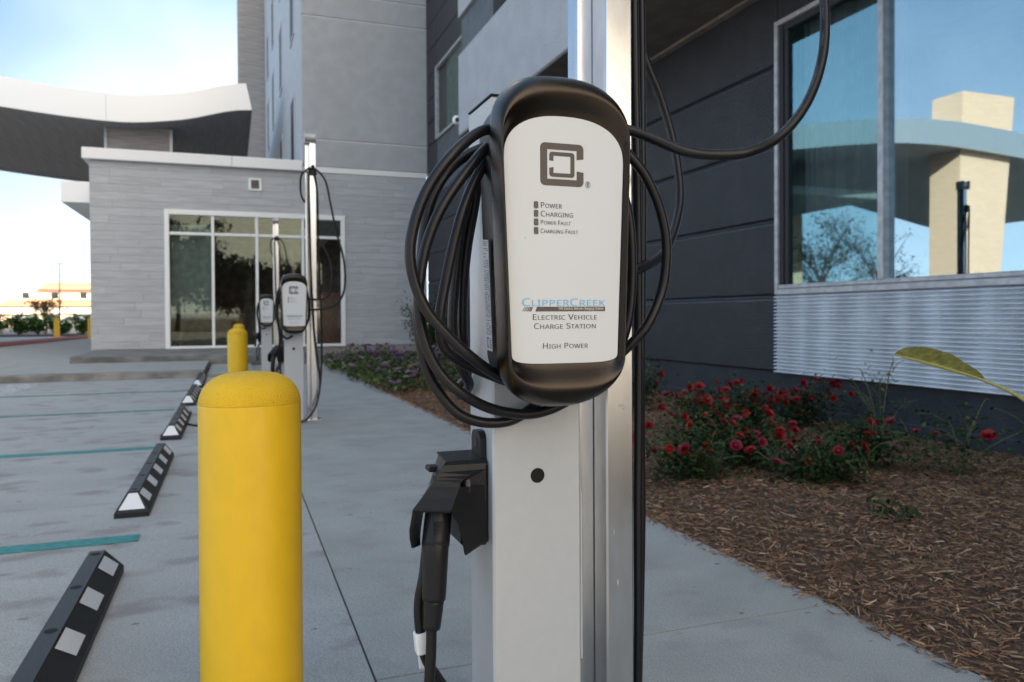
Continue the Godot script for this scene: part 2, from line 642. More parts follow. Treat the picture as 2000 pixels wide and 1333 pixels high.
# ---------------------------------------------------------------- ground
func make_ground() -> void:
	var st := begin()
	quad(st, V(-450, -0.06, -450), V(450, -0.06, -450), V(450, -0.06, 450), V(-450, -0.06, 450), Vector3.UP)
	structure(put("ground", st, M.earth))
	var lot := Node3D.new()
	lot.name = "parking_lot"
	add_child(lot)
	structure(lot)
	put("joint_bed", box_mesh(V(-30, -0.06, -12.19), V(0.3202, -0.004, 22)), M.joint, lot)
	var cuts := [22.0, 16.0, 10.0, 5.8, 3.5, 1.2, -1.1, -3.4, -5.7, -8.0, -10.3, -12.185]
	var xs := [0.3190, -5.2, -11.0, -18.0, -30.0]
	for i in cuts.size() - 1:
		for j in xs.size() - 1:
			put("concrete_slab", box_mesh(V(xs[j + 1] + 0.003, -0.05, cuts[i + 1] + 0.003), V(xs[j] - 0.003, 0, cuts[i] - 0.003), 0.0015), M.lot, lot)
	for k in 4:
		var z: float = [-3.385, -5.70, -8.02, -10.05][k]
		var x: float = [-0.36, -0.50, -0.53, -0.38][k]
		st = begin()
		box(st, V(-5.0, 0.0005, z - 0.05), V(x, 0.004, z + 0.05), 0.0)
		put("painted_line", st, M.teal_paint if k < 2 else M.faded_teal_paint, lot)
	st = begin()
	var mark := [V(-2.45, 0.003, -10.1), V(-2.8, 0.003, -10.9), V(-2.82, 0.003, -12.0), V(-2.5, 0.003, -12.05), V(-2.42, 0.003, -11.6), V(-2.44, 0.003, -10.8)]
	for k in range(1, 5):
		tri(st, mark[0], mark[k], mark[k + 1], Vector3.UP)
	put("painted_mark", st, M.white_paint, lot)
	var walk := Node3D.new()
	walk.name = "walkway"
	add_child(walk)
	structure(walk)
	put("joint_bed", box_mesh(V(0.3203, -0.06, -15.0), V(1.695, -0.004, 22)), M.joint, walk)
	var wz := [22.0, 16.0, 10.0, 6.0, 4.0, 2.1, 0.1, -1.85, -3.81, -5.9, -8.0, -10.12, -12.2, -15.0]
	for i in wz.size() - 1:
		put("concrete_slab", box_mesh(V(0.3215, -0.05, wz[i + 1] + 0.0025), V(1.70, 0, wz[i] - 0.0025), 0.0015), M.walk, walk)
	# raised pavement in front of the low wing with its kerb
	var pave := Node3D.new()
	pave.name = "raised_pavement"
	add_child(pave)
	structure(pave)
	var x0 := -30.0
	while x0 < -0.4:
		var x1 := minf(x0 + 2.96, -0.36)
		put("kerb_stone", box_mesh(V(x0 + 0.006, -0.05, -12.36), V(x1 - 0.006, 0.11, -12.19), 0.02), M.kerb, pave)
		put("concrete_slab", box_mesh(V(x0 + 0.005, -0.05, -15.0), V(x1 - 0.005, 0.105, -12.365), 0.006), M.walk, pave)
		x0 = x1
	put("concrete_slab", box_mesh(V(-0.36, -0.05, -15.0), V(0.318, 0.04, -12.365), 0.006), M.walk, pave)
	var stoop := box_mesh(V(-2.65, -0.05, -17.9), V(1.72, 0.225, -15.02), 0.02)
	structure(put("concrete_platform", stoop, M.pad))
	structure(put("driveway", box_mesh(V(-90, -0.05, -42), V(-2.66, 0.03, -15.01)), M.walk))
	structure(put("street", box_mesh(V(-120, -0.05, -95), V(60, 0.0, -46)), M.asphalt))
	st = begin()
	box(st, V(-0.09, 0.03, -8.0), V(0.09, 0.17, 7.0), 0.03, Transform3D(Basis(Vector3.UP, deg_to_rad(-4.5)), V(-6.3, 0, -33.0)))
	structure(put("red_kerb", st, M.red_paint))
	structure(put("planting_strip", box_mesh(V(-60, -0.05, -45.9), V(-6.2, 0.10, -42.0)), M.earth))


# ---------------------------------------------------------------- hotel
func panel_rows(h: Node3D, x: float, z0: float, z1: float, ys: Array, m: Material, called := "wall_panel") -> void:
	for i in ys.size() - 1:
		var st := begin()
		box(st, V(x, ys[i] + 0.006, z0), V(x + 0.05, ys[i + 1] - 0.006, z1), 0.02)
		put(called, st, m, h)
		if i > 0 or ys[0] > 1.0:
			continue
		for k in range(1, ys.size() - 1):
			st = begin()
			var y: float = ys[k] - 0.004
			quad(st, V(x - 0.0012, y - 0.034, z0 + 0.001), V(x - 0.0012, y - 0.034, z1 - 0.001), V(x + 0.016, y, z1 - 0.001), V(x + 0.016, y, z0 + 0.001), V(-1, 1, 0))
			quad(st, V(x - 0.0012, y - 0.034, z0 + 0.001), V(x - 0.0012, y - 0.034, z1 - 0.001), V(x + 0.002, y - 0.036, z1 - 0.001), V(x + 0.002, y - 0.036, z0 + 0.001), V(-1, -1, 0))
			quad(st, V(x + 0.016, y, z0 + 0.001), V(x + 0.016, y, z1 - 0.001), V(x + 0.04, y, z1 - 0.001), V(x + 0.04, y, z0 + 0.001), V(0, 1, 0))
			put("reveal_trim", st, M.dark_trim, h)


func make_hotel() -> void:
	var h := thing("hotel_building", "grey hotel with charcoal panels, pale stucco tower and low stone wing behind the chargers", "building", V(4.39, 0, -8))
	var rows := [0.385, 1.045, 1.698, 2.342, 3.017, 3.685]
	# charcoal wall beside the walkway: base, panels, backing
	put("foundation", box_mesh(V(4.395, -0.05, -17.88), V(4.5, 0.125, 5.0), 0.012), M.plinth, h)
	put("plinth", box_mesh(V(4.41, 0.125, -17.88), V(4.5, 0.38, 5.0)), M.plinth, h)
	put("backing_wall", box_mesh(V(4.42, 0.38, -17.88), V(4.6, 3.7, -5.36)), M.gasket, h)
	put("backing_wall", box_mesh(V(4.42, 0.38, -1.5), V(4.6, 3.7, 5.0)), M.gasket, h)
	put("backing_wall", box_mesh(V(4.42, 3.38, -5.36), V(4.6, 3.7, -1.5)), M.gasket, h)
	put("backing_wall", box_mesh(V(4.42, 0.38, -5.36), V(4.6, 1.06, -1.5)), M.gasket, h)
	panel_rows(h, 4.39, -17.88, -5.40, rows, M.charcoal)
	panel_rows(h, 4.39, -1.48, 5.0, rows, M.charcoal)
	put("wall_panel", box_mesh(V(4.39, 3.375, -5.388), V(4.44, 3.68, -1.49), 0.012), M.charcoal, h)
	# corrugated sheet under the window
	var st := begin()
	var ring0 := PackedVector3Array()
	var ring1 := PackedVector3Array()
	var n_rib := 22
	for i in n_rib * 8 + 1:
		var y := 0.385 + (1.048 - 0.385) * i / (n_rib * 8.0)
		var x: float = 4.366 + 0.022 * [1.0, 0.5, -0.7, -1.0, -0.85, -0.35, 0.2, 0.7][i % 8]
		ring0.append(V(x, y, -5.385))
		ring1.append(V(x, y, -1.49))
	loft(st, [ring0, ring1], V(-1, 0, 0), false)
	put("corrugated_sheet", st, M.corrugated, h)
	# big window: frame, sill, panes, sheer curtain, room behind
	var fr := begin()
	box(fr, V(4.352, 1.05, -5.385), V(4.44, 3.37, -5.345), 0.006)
	box(fr, V(4.352, 3.325, -5.345), V(4.44, 3.37, -1.52), 0.006)
	box(fr, V(4.352, 1.05, -1.55), V(4.44, 3.325, -1.51), 0.006)
	var win := put("window", fr, M.frame_metal, h)
	st = begin()
	box(st, V(4.378, 1.135, -5.345), V(4.44, 3.325, -5.30), 0.004)
	box(st, V(4.392, 1.135, -5.30), V(4.44, 3.325, -5.255), 0.004)
	box(st, V(4.385, 3.275, -5.30), V(4.44, 3.325, -4.28), 0.004)
	put("sash", st, M.gasket, win)
	put("mullion", box_mesh(V(4.356, 1.13, -4.275), V(4.44, 3.325, -4.225), 0.005), M.frame_metal, win)
	put("mullion", box_mesh(V(4.356, 1.13, -2.65), V(4.44, 3.325, -2.60), 0.005), M.frame_metal, win)
	st = begin()
	box(st, V(4.348, 1.050, -5.345), V(4.44, 1.098, -1.55), 0.006)
	box(st, V(4.362, 1.100, -5.345), V(4.44, 1.135, -1.55), 0.006)
	put("sill", st, M.frame_metal, win)
	put("pane", box_mesh(V(4.418, 1.13, -5.26), V(4.424, 3.29, -4.27)), M.screened_glass, win)
	put("pane", box_mesh(V(4.414, 1.13, -4.23), V(4.420, 3.33, -2.645)), M.mirror_glass, win)
	put("pane", box_mesh(V(4.414, 1.13, -2.605), V(4.420, 3.33, -1.545)), M.mirror_glass, win)
	st = begin(true)
	ring0 = PackedVector3Array()
	ring1 = PackedVector3Array()
	for i in 121:
		var z := -5.25 + 1.05 * i / 120.0
		var wob := 0.012 * sin(i * 0.55) + 0.02 * sin(i * 0.21 + 1.0)
		ring0.append(V(4.56 + wob, 1.13, z))
		ring1.append(V(4.55 + wob * 0.6, 3.33, z))
	loft(st, [ring0, ring1], V(-1, 0, 0), false)
	put("curtain", st, M.curtain, win)
	put("floor_slab", box_mesh(V(4.6, -0.05, -17.88), V(7.4, 0.3, 5.0)), M.room, h)
	put("core_wall", box_mesh(V(7.4, -0.05, -17.88), V(15.0, 3.7, 5.0)), M.room, h)
	put("end_wall", box_mesh(V(4.601, 0.3, 4.85), V(7.4, 3.69, 5.0)), M.charcoal, h)
	put("end_wall", box_mesh(V(4.601, 0.3, -17.88), V(7.4, 3.69, -17.7)), M.charcoal, h)
	put("partition_wall", box_mesh(V(4.601, 0.3, -6.2), V(7.4, 3.69, -6.1)), M.room, h)
	put("partition_wall", box_mesh(V(4.601, 0.3, -1.0), V(7.4, 3.69, -0.9)), M.room, h)
	# stucco storeys that project over the planting bed, with their soffit
	put("soffit", box_mesh(V(3.36, 3.685, -11.54), V(7.4, 3.705, 4.99)), M.soffit, h)
	put("soffit_trim", box_mesh(V(4.30, 3.655, -11.5), V(4.389, 3.684, 4.9), 0.004), M.soffit_trim, h)
	put("stucco_band", box_mesh(V(3.346, 3.706, -11.55), V(14.99, 4.95, 5.0), 0.01), M.stucco, h)
	put("stucco_band", box_mesh(V(3.346, 5.53, -11.55), V(14.99, 7.9, 5.0), 0.01), M.stucco, h)
	put("stucco_band", box_mesh(V(3.346, 8.5, -11.55), V(14.99, 13.2, 5.0), 0.01), M.stucco, h)
	put("recess_wall", box_mesh(V(3.6, 4.951, -11.5), V(14.9, 5.529, 4.95)), M.charcoal, h)
	put("recess_wall", box_mesh(V(3.6, 7.901, -11.5), V(14.9, 8.499, 4.95)), M.charcoal, h)
	put("slate_panel", box_mesh(V(3.40, 4.952, -11.545), V(3.6, 5.528, -10.02), 0.008), M.slate_panel, h)
	put("slate_panel", box_mesh(V(3.40, 7.902, -11.545), V(3.6, 8.498, -10.02), 0.008), M.slate_panel, h)
	# charcoal bay between the stucco storeys and the tower, with its window
	panel_rows(h, 4.39, -17.88, -16.93, [3.697, 4.30, 4.90, 5.43, 5.97, 6.50, 7.10, 7.70, 8.30, 8.90, 9.5, 10.1], M.charcoal)
	panel_rows(h, 4.39, -13.4, -11.56, [3.697, 4.90, 6.50, 8.30, 10.1], M.charcoal)
	put("slate_panel", box_mesh(V(4.40, 3.70, -16.92), V(4.46, 4.88, -13.41), 0.008), M.slate_panel, h)
	panel_rows(h, 4.39, -16.92, -13.41, [6.53, 7.10, 7.70, 8.30, 8.90, 9.5, 10.1], M.charcoal)
	put("upper_wall", box_mesh(V(4.45, 3.70, -17.88), V(14.98, 13.2, -11.56)), M.charcoal, h)
	st = begin()
	box(st, V(4.35, 4.89, -16.92), V(4.44, 6.52, -16.86), 0.006)
	box(st, V(4.35, 6.46, -16.86), V(4.44, 6.52, -13.42), 0.006)
	box(st, V(4.35, 4.89, -16.86), V(4.44, 4.95, -13.42), 0.006)
	box(st, V(4.35, 4.95, -13.47), V(4.44, 6.46, -13.42), 0.006)
	win = put("window", st, M.frame_metal, h)
	put("pane", box_mesh(V(4.415, 4.94, -16.87), V(4.42, 6.47, -13.46)), M.clear_glass, win)
	put("curtain", box_mesh(V(4.43, 4.95, -16.2), V(4.445, 6.46, -13.46)), M.green_curtain, win)
	# stucco tower over the low wing, in courses with pale reveals between them
	var courses := [4.30, 4.93, 7.72, 8.27, 11.0, 14.0, 17.0]
	for i in courses.size() - 1:
		put("stucco_panel", box_mesh(V(1.52, courses[i] + 0.012, -37.0), V(4.46, courses[i + 1] - 0.012, -17.9), 0.012), M.stucco, h)
		put("reveal_trim", box_mesh(V(1.535, courses[i] - 0.0115, -37.0), V(4.455, courses[i] + 0.0115, -17.925)), M.white_metal, h)
	put("side_cladding", box_mesh(V(1.50, 4.42, -36.9), V(1.519, 17.0, -17.915)), M.pale_stucco, h)
	for z in [-20.25, -24.95, -29.6, -33.6]:
		for y in [[4.6, 6.45], [7.9, 9.9], [10.9, 12.6]]:
			st = begin()
			box(st, V(1.47, y[0], z - 0.6), V(1.499, y[0] + 0.06, z + 0.6))
			box(st, V(1.47, y[1] - 0.06, z - 0.6), V(1.499, y[1], z + 0.6))
			box(st, V(1.47, y[0] + 0.06, z - 0.6), V(1.499, y[1] - 0.06, z - 0.54))
			box(st, V(1.47, y[0] + 0.06, z + 0.54), V(1.499, y[1] - 0.06, z + 0.6))
			win = put("window", st, M.frame_metal, h)
			put("pane", box_mesh(V(1.478, y[0] + 0.06, z - 0.54), V(1.498, y[1] - 0.06, z + 0.54)), M.dark_glass, win)
	put("stone_pier", box_mesh(V(0.34, 0, -39.0), V(1.519, 20.0, -36.95), 0.02), M.stone_dark, h)
	make_wing(h)


func make_wing(h: Node3D) -> void:
	# low wing clad in long stone tiles
	var wall := begin()
	box(wall, V(-2.75, 0.0, -18.10), V(-1.33, 4.17, -17.925))
	box(wall, V(2.45, 0.0, -18.10), V(4.385, 4.29, -17.925))
	box(wall, V(-1.33, 3.20, -18.10), V(2.45, 4.17, -17.925))
	box(wall, V(-1.33, 0.0, -18.10), V(2.45, 0.21, -17.925))
	var w := put("stone_wall", wall, M.stone_dark, h)
	var shared := {}
	var y := 0.228
	var row := 0
	var r := RandomNumberGenerator.new()
	r.seed = 40
	while y < 4.15:
		var rh := 0.165
		if y + rh > 4.16:
			rh = 4.165 - y
		var limit := 4.38
		var x := -2.757 - r.randf_range(0.0, 0.9)
		while x < limit:
			var x1 := x + r.randf_range(0.95, 1.45)
			var spans := [[maxf(x, -2.757), minf(x1, limit)]]
			if y < 3.19 and y + rh > 0.20:
				spans = [[maxf(x, -2.757), minf(x1, -1.335)], [maxf(x, 2.455), minf(x1, limit)]]
			for s in spans:
				if s[1] - s[0] > 0.03:
					var proud := r.randf_range(0.0, 0.005)
					put("stone_tile", box_mesh(V(s[0] + 0.001, y + 0.001, -17.925), V(s[1] - 0.001, y + rh - 0.001, -17.905 + proud), 0.003), M["stone_%d" % r.randi_range(0, 3)], w)
			x = x1
		y += rh
		row += 1
	var side := begin()
	box(side, V(-2.75, 0.0, -27.0), V(-2.6, 4.17, -18.1))
	put("wing_side_wall", side, M.stone_1, h)
	put("wing_back_wall", box_mesh(V(-2.6, 0.0, -27.0), V(1.51, 4.17, -26.8)), M.stone_1, h)
	put("wing_roof", box_mesh(V(-2.7, 4.171, -27.0), V(1.50, 4.25, -17.95)), M.canopy_under, h)
	x_cap(h)
	put("reveal_trim", box_mesh(V(1.52, 4.175, -17.93), V(4.385, 4.30, -17.895), 0.008), M.white_metal, h)
	put("roof_overhang", box_mesh(V(-3.75, 3.62, -27.5), V(-2.76, 4.12, -20.5), 0.01), M.white_metal, h)
	# storefront window
	var fr := begin()
	box(fr, V(-1.345, 0.215, -18.0), V(-1.25, 3.21, -17.87), 0.008)
	box(fr, V(2.36, 0.215, -18.0), V(2.455, 3.21, -17.87), 0.008)
	box(fr, V(-1.25, 3.10, -18.0), V(2.36, 3.21, -17.87), 0.008)
	box(fr, V(-1.25, 0.215, -18.0), V(2.36, 0.275, -17.87), 0.008)
	var win := put("window", fr, M.white_metal, h)
	for x in [-0.385, 0.525, 1.514]:
		put("mullion", box_mesh(V(x - 0.03, 0.275, -17.99), V(x + 0.03, 3.10, -17.885), 0.006), M.white_metal, win)
	var xs := [-1.25, -0.415, -0.355, 0.495, 0.555, 1.484, 1.544, 2.36]
	for k in 4:
		var a: float = xs[2 * k]
		var b: float = xs[2 * k + 1]
		put("transom", box_mesh(V(a, 2.67, -17.985), V(b, 2.73, -17.89), 0.006), M.white_metal, win)
		put("pane", box_mesh(V(a, 0.27, -17.945), V(b, 2.68, -17.937)), M.clear_glass, win)
		put("pane", box_mesh(V(a, 2.72, -17.945), V(b, 3.11, -17.937)), M.clear_glass, win)
	put("roller_shade", box_mesh(V(-1.24, 0.98, -18.08), V(-0.42, 2.9, -18.07)), M.green_curtain, win)
	put("room_back_wall", box_mesh(V(-2.6, 0.2, -22.6), V(4.4, 4.1, -22.5)), M.room, h)
	put("room_floor", box_mesh(V(-2.6, 0.0, -22.5), V(4.4, 0.21, -18.101)), M.room, h)
	put("room_ceiling", box_mesh(V(-2.6, 3.4, -22.5), V(4.4, 3.5, -18.101)), M.room, h)
	put("room_cabinet", box_mesh(V(1.5, 0.211, -20.4), V(2.7, 1.5, -19.6), 0.02), M.wood, h)
	var t := begin()
	box(t, V(-1.2, 0.93, -19.6), V(0.3, 0.98, -18.7), 0.01)
	for lx in [-1.1, 0.2]:
		for lz in [-19.5, -18.8]:
			box(t, V(lx - 0.03, 0.211, lz - 0.03), V(lx + 0.03, 0.93, lz + 0.03))
	put("room_table", t, M.wood, h)
	# square louvred vent above the window
	var v := begin()
	box(v, V(0.36, 3.69, -17.93), V(0.64, 3.73, -17.87), 0.006)
	box(v, V(0.36, 3.92, -17.93), V(0.64, 3.96, -17.87), 0.006)
	box(v, V(0.36, 3.73, -17.93), V(0.415, 3.92, -17.87), 0.006)
	box(v, V(0.585, 3.73, -17.93), V(0.64, 3.92, -17.87), 0.006)
	var vent := put("vent", v, M.white_metal, h)
	put("vent_back", box_mesh(V(0.40, 3.72, -17.93), V(0.60, 3.93, -17.892)), M.gasket, vent)
	for k in 4:
		put("slat", box_mesh(V(0.415, 3.742 + k * 0.045, -17.9), V(0.585, 3.757 + k * 0.045, -17.875)), M.stone_dark, vent)


func x_cap(h: Node3D) -> void:
	var x := -2.876
	var k := 0
	while x < 1.5:
		var x1: float = [0.02, 1.516][k]
		put("roof_cap", box_mesh(V(x, 4.172, -18.4), V(x1 - 0.003, 4.405, -17.78), 0.012), M.white_metal, h)
		x = x1
		k += 1
	put("roof_cap", box_mesh(V(-2.876, 4.172, -27.2), V(-2.55, 4.405, -18.402), 0.012), M.white_metal, h)


# ---------------------------------------------------------------- curved entrance canopy
func canopy_low(x: float) -> float:
	var ks := [[-34.0, 6.2], [-29.0, 6.9], [-24.0, 7.72], [-21.5, 7.9], [-18.5, 7.97], [-16.3, 7.87], [-14.0, 7.62], [-11.5, 7.28], [-8.5, 6.88], [-5.8, 6.61], [-4.0, 6.46], [-2.7, 6.43], [-1.4, 6.6], [0.6, 7.06]]
	for i in ks.size() - 1:
		if x <= ks[i + 1][0]:
			var a: Array = ks[i]
			var b: Array = ks[i + 1]
			var before: Array = ks[maxi(i - 1, 0)]
			var after: Array = ks[mini(i + 2, ks.size() - 1)]
			return cubic_interpolate_in_time(a[1], b[1], before[1], after[1], (x - a[0]) / (b[0] - a[0]), b[0] - a[0], before[0] - a[0], after[0] - a[0])
	return 7.06


func make_canopy() -> void:
	var c := thing("entrance_canopy", "large curved entrance canopy with pale fascia rising behind the low stone wing", "canopy", V(-12, 0, -30))
	var bot0 := PackedVector3Array()
	var bot1 := PackedVector3Array()
	var top0 := PackedVector3Array()
	var top1 := PackedVector3Array()
	var n := 90
	for i in n + 1:
		var x := -34.0 + 34.6 * i / n
		var y := canopy_low(x)
		var th := lerpf(0.95, 0.66, clampf((x + 20.0) / 17.0, 0.0, 1.0))
		bot0.append(V(x, y, -24.0))
		bot1.append(V(x, y, -36.0))
		top0.append(V(x - 0.16 * float(i == n), y + th, -23.96))
		top1.append(V(x - 0.16 * float(i == n), y + th, -36.0))
	var st := begin(true)
	loft(st, [bot0, bot1], V(0, -1, 0), false)
	put("canopy_ceiling", st, M.canopy_under, c)
	st = begin(true)
	loft(st, [top0, top1], V(0, 1, 0), false)
	put("roof_deck", st, M.fascia_metal, c)
	for side in 2:
		for k in 9:
			st = begin()
			var a := k * 10
			var r0 := PackedVector3Array()
			var r1 := PackedVector3Array()
			var r2 := PackedVector3Array()
			var r3 := PackedVector3Array()
			for i in range(a, a + 11):
				var p: Vector3 = (bot0 if side == 0 else bot1)[i]
				var q: Vector3 = (top0 if side == 0 else top1)[i]
				var dz := 0.10 if side == 0 else -0.10
				var gap := 0.003 * (float(i == a) - float(i == a + 10))
				r0.append(p + V(gap, -0.05, 0))
				r1.append(p + V(gap, -0.05, dz))
				r2.append(q + V(gap, 0.04, dz + 0.02 * signf(dz)))
				r3.append(q + V(gap, 0.04, -dz))
			loft(st, [r0, r1, r2, r3], V(0, -1, 0), false)
			put("fascia", st, M.fascia_metal, c)
	st = begin()
	quad(st, bot0[n] + V(0.001, -0.05, 0.1), bot1[n] + V(0.001, -0.05, 0), top1[n] + V(0.001, 0.04, 0), top0[n] + V(0.001, 0.04, 0.1), Vector3.RIGHT)
	quad(st, bot0[0], bot1[0], top1[0], top0[0], Vector3.LEFT)
	put("fascia", st, M.fascia_metal, c)
	put("drop_ceiling", box_mesh(V(-19.0, 6.1, -35.0), V(-11.2, 6.5, -27.0), 0.05), M.canopy_under, c)
	# stone column that shows over the wing, with pale corner trims
	st = begin()
	box(st, V(-3.38, 0.0, -27.0), V(-1.70, 6.52, -25.0))
	var col := put("column", st, M.stone_dark, c)
	put("corner_trim", box_mesh(V(-3.45, 0.0, -25.10), V(-3.375, 6.5, -24.97)), M.frame_metal, col)
	put("corner_trim", box_mesh(V(-1.705, 0.0, -25.10), V(-1.63, 6.5, -24.97)), M.frame_metal, col)
	# tan stone tower beyond the left edge of the picture, seen mirrored in the window
	st = begin()
	var foot := PackedVector3Array([V(-20.43, 0, -24.35), V(-22.75, 0, -24.35), V(-22.75, 0, -25.8), V(-20.43, 0, -25.8)])
	var neck := PackedVector3Array([V(-20.6, 7.9, -24.35), V(-23.57, 7.9, -24.35), V(-23.57, 7.9, -25.87), V(-20.6, 7.9, -25.87)])
	var head := PackedVector3Array([V(-20.75, 10.47, -24.35), V(-23.85, 10.47, -24.35), V(-23.85, 10.47, -25.87), V(-20.75, 10.47, -25.87)])
	for k in 4:
		quad(st, foot[k], foot[(k + 1) % 4], neck[(k + 1) % 4], neck[k], (foot[k] + foot[(k + 1) % 4]) * 0.5 - V(-21.6, 0, -25.1))
		quad(st, neck[k], neck[(k + 1) % 4], head[(k + 1) % 4], head[k], (foot[k] + foot[(k + 1) % 4]) * 0.5 - V(-21.6, 0, -25.1))
	quad(st, head[0], head[1], head[2], head[3], Vector3.UP)
	put("column", st, M.tan_stone, c)
	put("column", box_mesh(V(-19.7, 0, -34.2), V(-18.9, 6.9, -33.0), 0.02), M.tan_stone, c)


# ---------------------------------------------------------------- planting bed
func bed_height(x: float, z: float) -> float:
	var t := clampf((x - 1.72) / 0.5, 0.0, 1.0)
	return -0.012 + t * (0.045 + 0.018 * sin(x * 2.3 + z * 1.1) + 0.014 * sin(z * 2.9 - x)) + 0.006 * sin(x * 17.0) * sin(z * 14.0)


func make_bed() -> void:
	var bed := begin(true)
	var nx := 36
	var nz := 200
	for i in nx:
		for j in nz:
			var p := []
			for q in [[0, 0], [1, 0], [1, 1], [0, 1]]:
				var x: float = 1.70 + 2.72 * (i + q[0]) / nx
				var z: float = 3.0 - 20.9 * (j + q[1]) / nz
				p.append(V(x, bed_height(x, z), z))
			quad(bed, p[0], p[1], p[2], p[3], Vector3.UP)
	structure(put("planting_bed", bed, M.mulch_base))
	# shredded bark
	var splinter := begin()
	var a := [V(-0.5, -0.03, -0.06), V(-0.5, -0.03, 0.05), V(-0.46, 0.05, 0.0)]
	var b := [V(0.0, -0.02, -0.10), V(0.03, -0.03, 0.10), V(0.0, 0.07, 0.01)]
	var e := [V(0.5, -0.01, -0.03), V(0.47, -0.02, 0.05), V(0.5, 0.02, 0.02)]
	for k in 3:
		var k1 := (k + 1) % 3
		var mid: Vector3 = (b[k] + b[k1]) * 0.5
		quad(splinter, a[k], a[k1], b[k1], b[k], mid)
		quad(splinter, b[k], b[k1], e[k1], e[k], mid)
	splinter.generate_normals()
	var mesh := splinter.commit()
	var mm := MultiMesh.new()
	mm.transform_format = MultiMesh.TRANSFORM_3D
	mm.use_colors = true
	mm.mesh = mesh
	var count := 150000
	mm.instance_count = count
	var r := RandomNumberGenerator.new()
	r.seed = 99
	for i in count:
		var z := 1.0 - pow(r.randf(), 1.3) * 12.0
		var x := 1.70 + r.randf() * 2.69
		if r.randf() < 0.012:
			x = 1.70 - r.randf() * r.randf() * 0.07
		var l := r.randf_range(0.014, 0.042) * (1.0 if r.randf() < 0.93 else 1.8)
		var thick := r.randf_range(0.5, 1.25)
		var bs := Basis(Vector3.UP, r.randf() * TAU) * Basis(Vector3.BACK, r.randfn(0.0, 0.24)) * Basis(Vector3.RIGHT, r.randf() * TAU)
		bs = bs * Basis.from_scale(V(l, 0.026 * thick, 0.026 * thick))
		var y := maxf(bed_height(x, z), 0.0 if x < 1.7 else -1.0) + r.randf_range(0.001, 0.017)
		mm.set_instance_transform(i, Transform3D(bs, V(x, y, z)))
		var t := r.randf()
		var col: Color
		if t < 0.45:
			col = Color(0.125, 0.066, 0.038)
		elif t < 0.72:
			col = Color(0.19, 0.105, 0.06)
		elif t < 0.96:
			col = Color(0.27, 0.17, 0.10)
		else:
			col = Color(0.40, 0.29, 0.19)
		var f := r.randf_range(0.9, 1.6)
		mm.set_instance_color(i, Color(col.r * f, col.g * f, col.b * f))
	var o := MultiMeshInstance3D.new()
	o.name = "bark_mulch"
	o.multimesh = mm
	o.material_override = M.bark_chip
	add_child(o)
	tag(o, "brown shredded bark mulch covering the bed beside the walkway", "mulch")
	o.set_meta("kind", "stuff")


# ---------------------------------------------------------------- plants
func leaf_mesh() -> ArrayMesh:
	var st := begin()
	var tip := V(0, 0.0, 0.5)
	var back := V(0, 0, -0.5)
	var l := V(-0.30, 0.10, -0.05)
	var r := V(0.30, 0.10, -0.05)
	tri(st, back, l, tip, Vector3.UP)
	tri(st, back, tip, r, Vector3.UP)
	st.generate_normals()
	return st.commit()


func multi(called: String, mesh: Mesh, places: Array, colors: Array, m: Material, parent: Node3D) -> MultiMeshInstance3D:
	var mm := MultiMesh.new()
	mm.transform_format = MultiMesh.TRANSFORM_3D
	mm.use_colors = true
	mm.mesh = mesh
	mm.instance_count = places.size()
	for i in places.size():
		mm.set_instance_transform(i, places[i])
		mm.set_instance_color(i, colors[i])
	var o := MultiMeshInstance3D.new()
	o.name = called
	o.multimesh = mm
	o.material_override = m
	o.set_meta("kind", "stuff")
	parent.add_child(o, true)
	return o


func flower_mesh() -> ArrayMesh:
	var st := begin(true)
	for ring in 3:
		var n: int = [6, 5, 4][ring]
		for k in n:
			var a := TAU * (k + ring * 0.4) / n
			var open: float = [0.35, 0.8, 1.2][ring]
			var len_: float = [0.5, 0.40, 0.27][ring]
			var bs := Basis(Vector3.UP, a) * Basis(Vector3.RIGHT, -open)
			var w: float = [0.30, 0.26, 0.18][ring]
			var p0 := bs * V(0, 0.02 * ring, 0.03)
			var l1 := bs * V(-w * 0.8, 0.05, len_ * 0.55)
			var r1 := bs * V(w * 0.8, 0.05, len_ * 0.55)
			var c1 := bs * V(0, -0.03, len_ * 0.6)
			var l2 := bs * V(-w * 0.6, 0.02, len_)
			var r2 := bs * V(w * 0.6, 0.02, len_)
			var up := bs * Vector3.UP
			tri(st, p0, l1, c1, up)
			tri(st, p0, c1, r1, up)
			tri(st, l1, l2, c1, up)
			tri(st, c1, r2, r1, up)
			tri(st, c1, l2, r2, up)
	st.generate_normals()
	return st.commit()


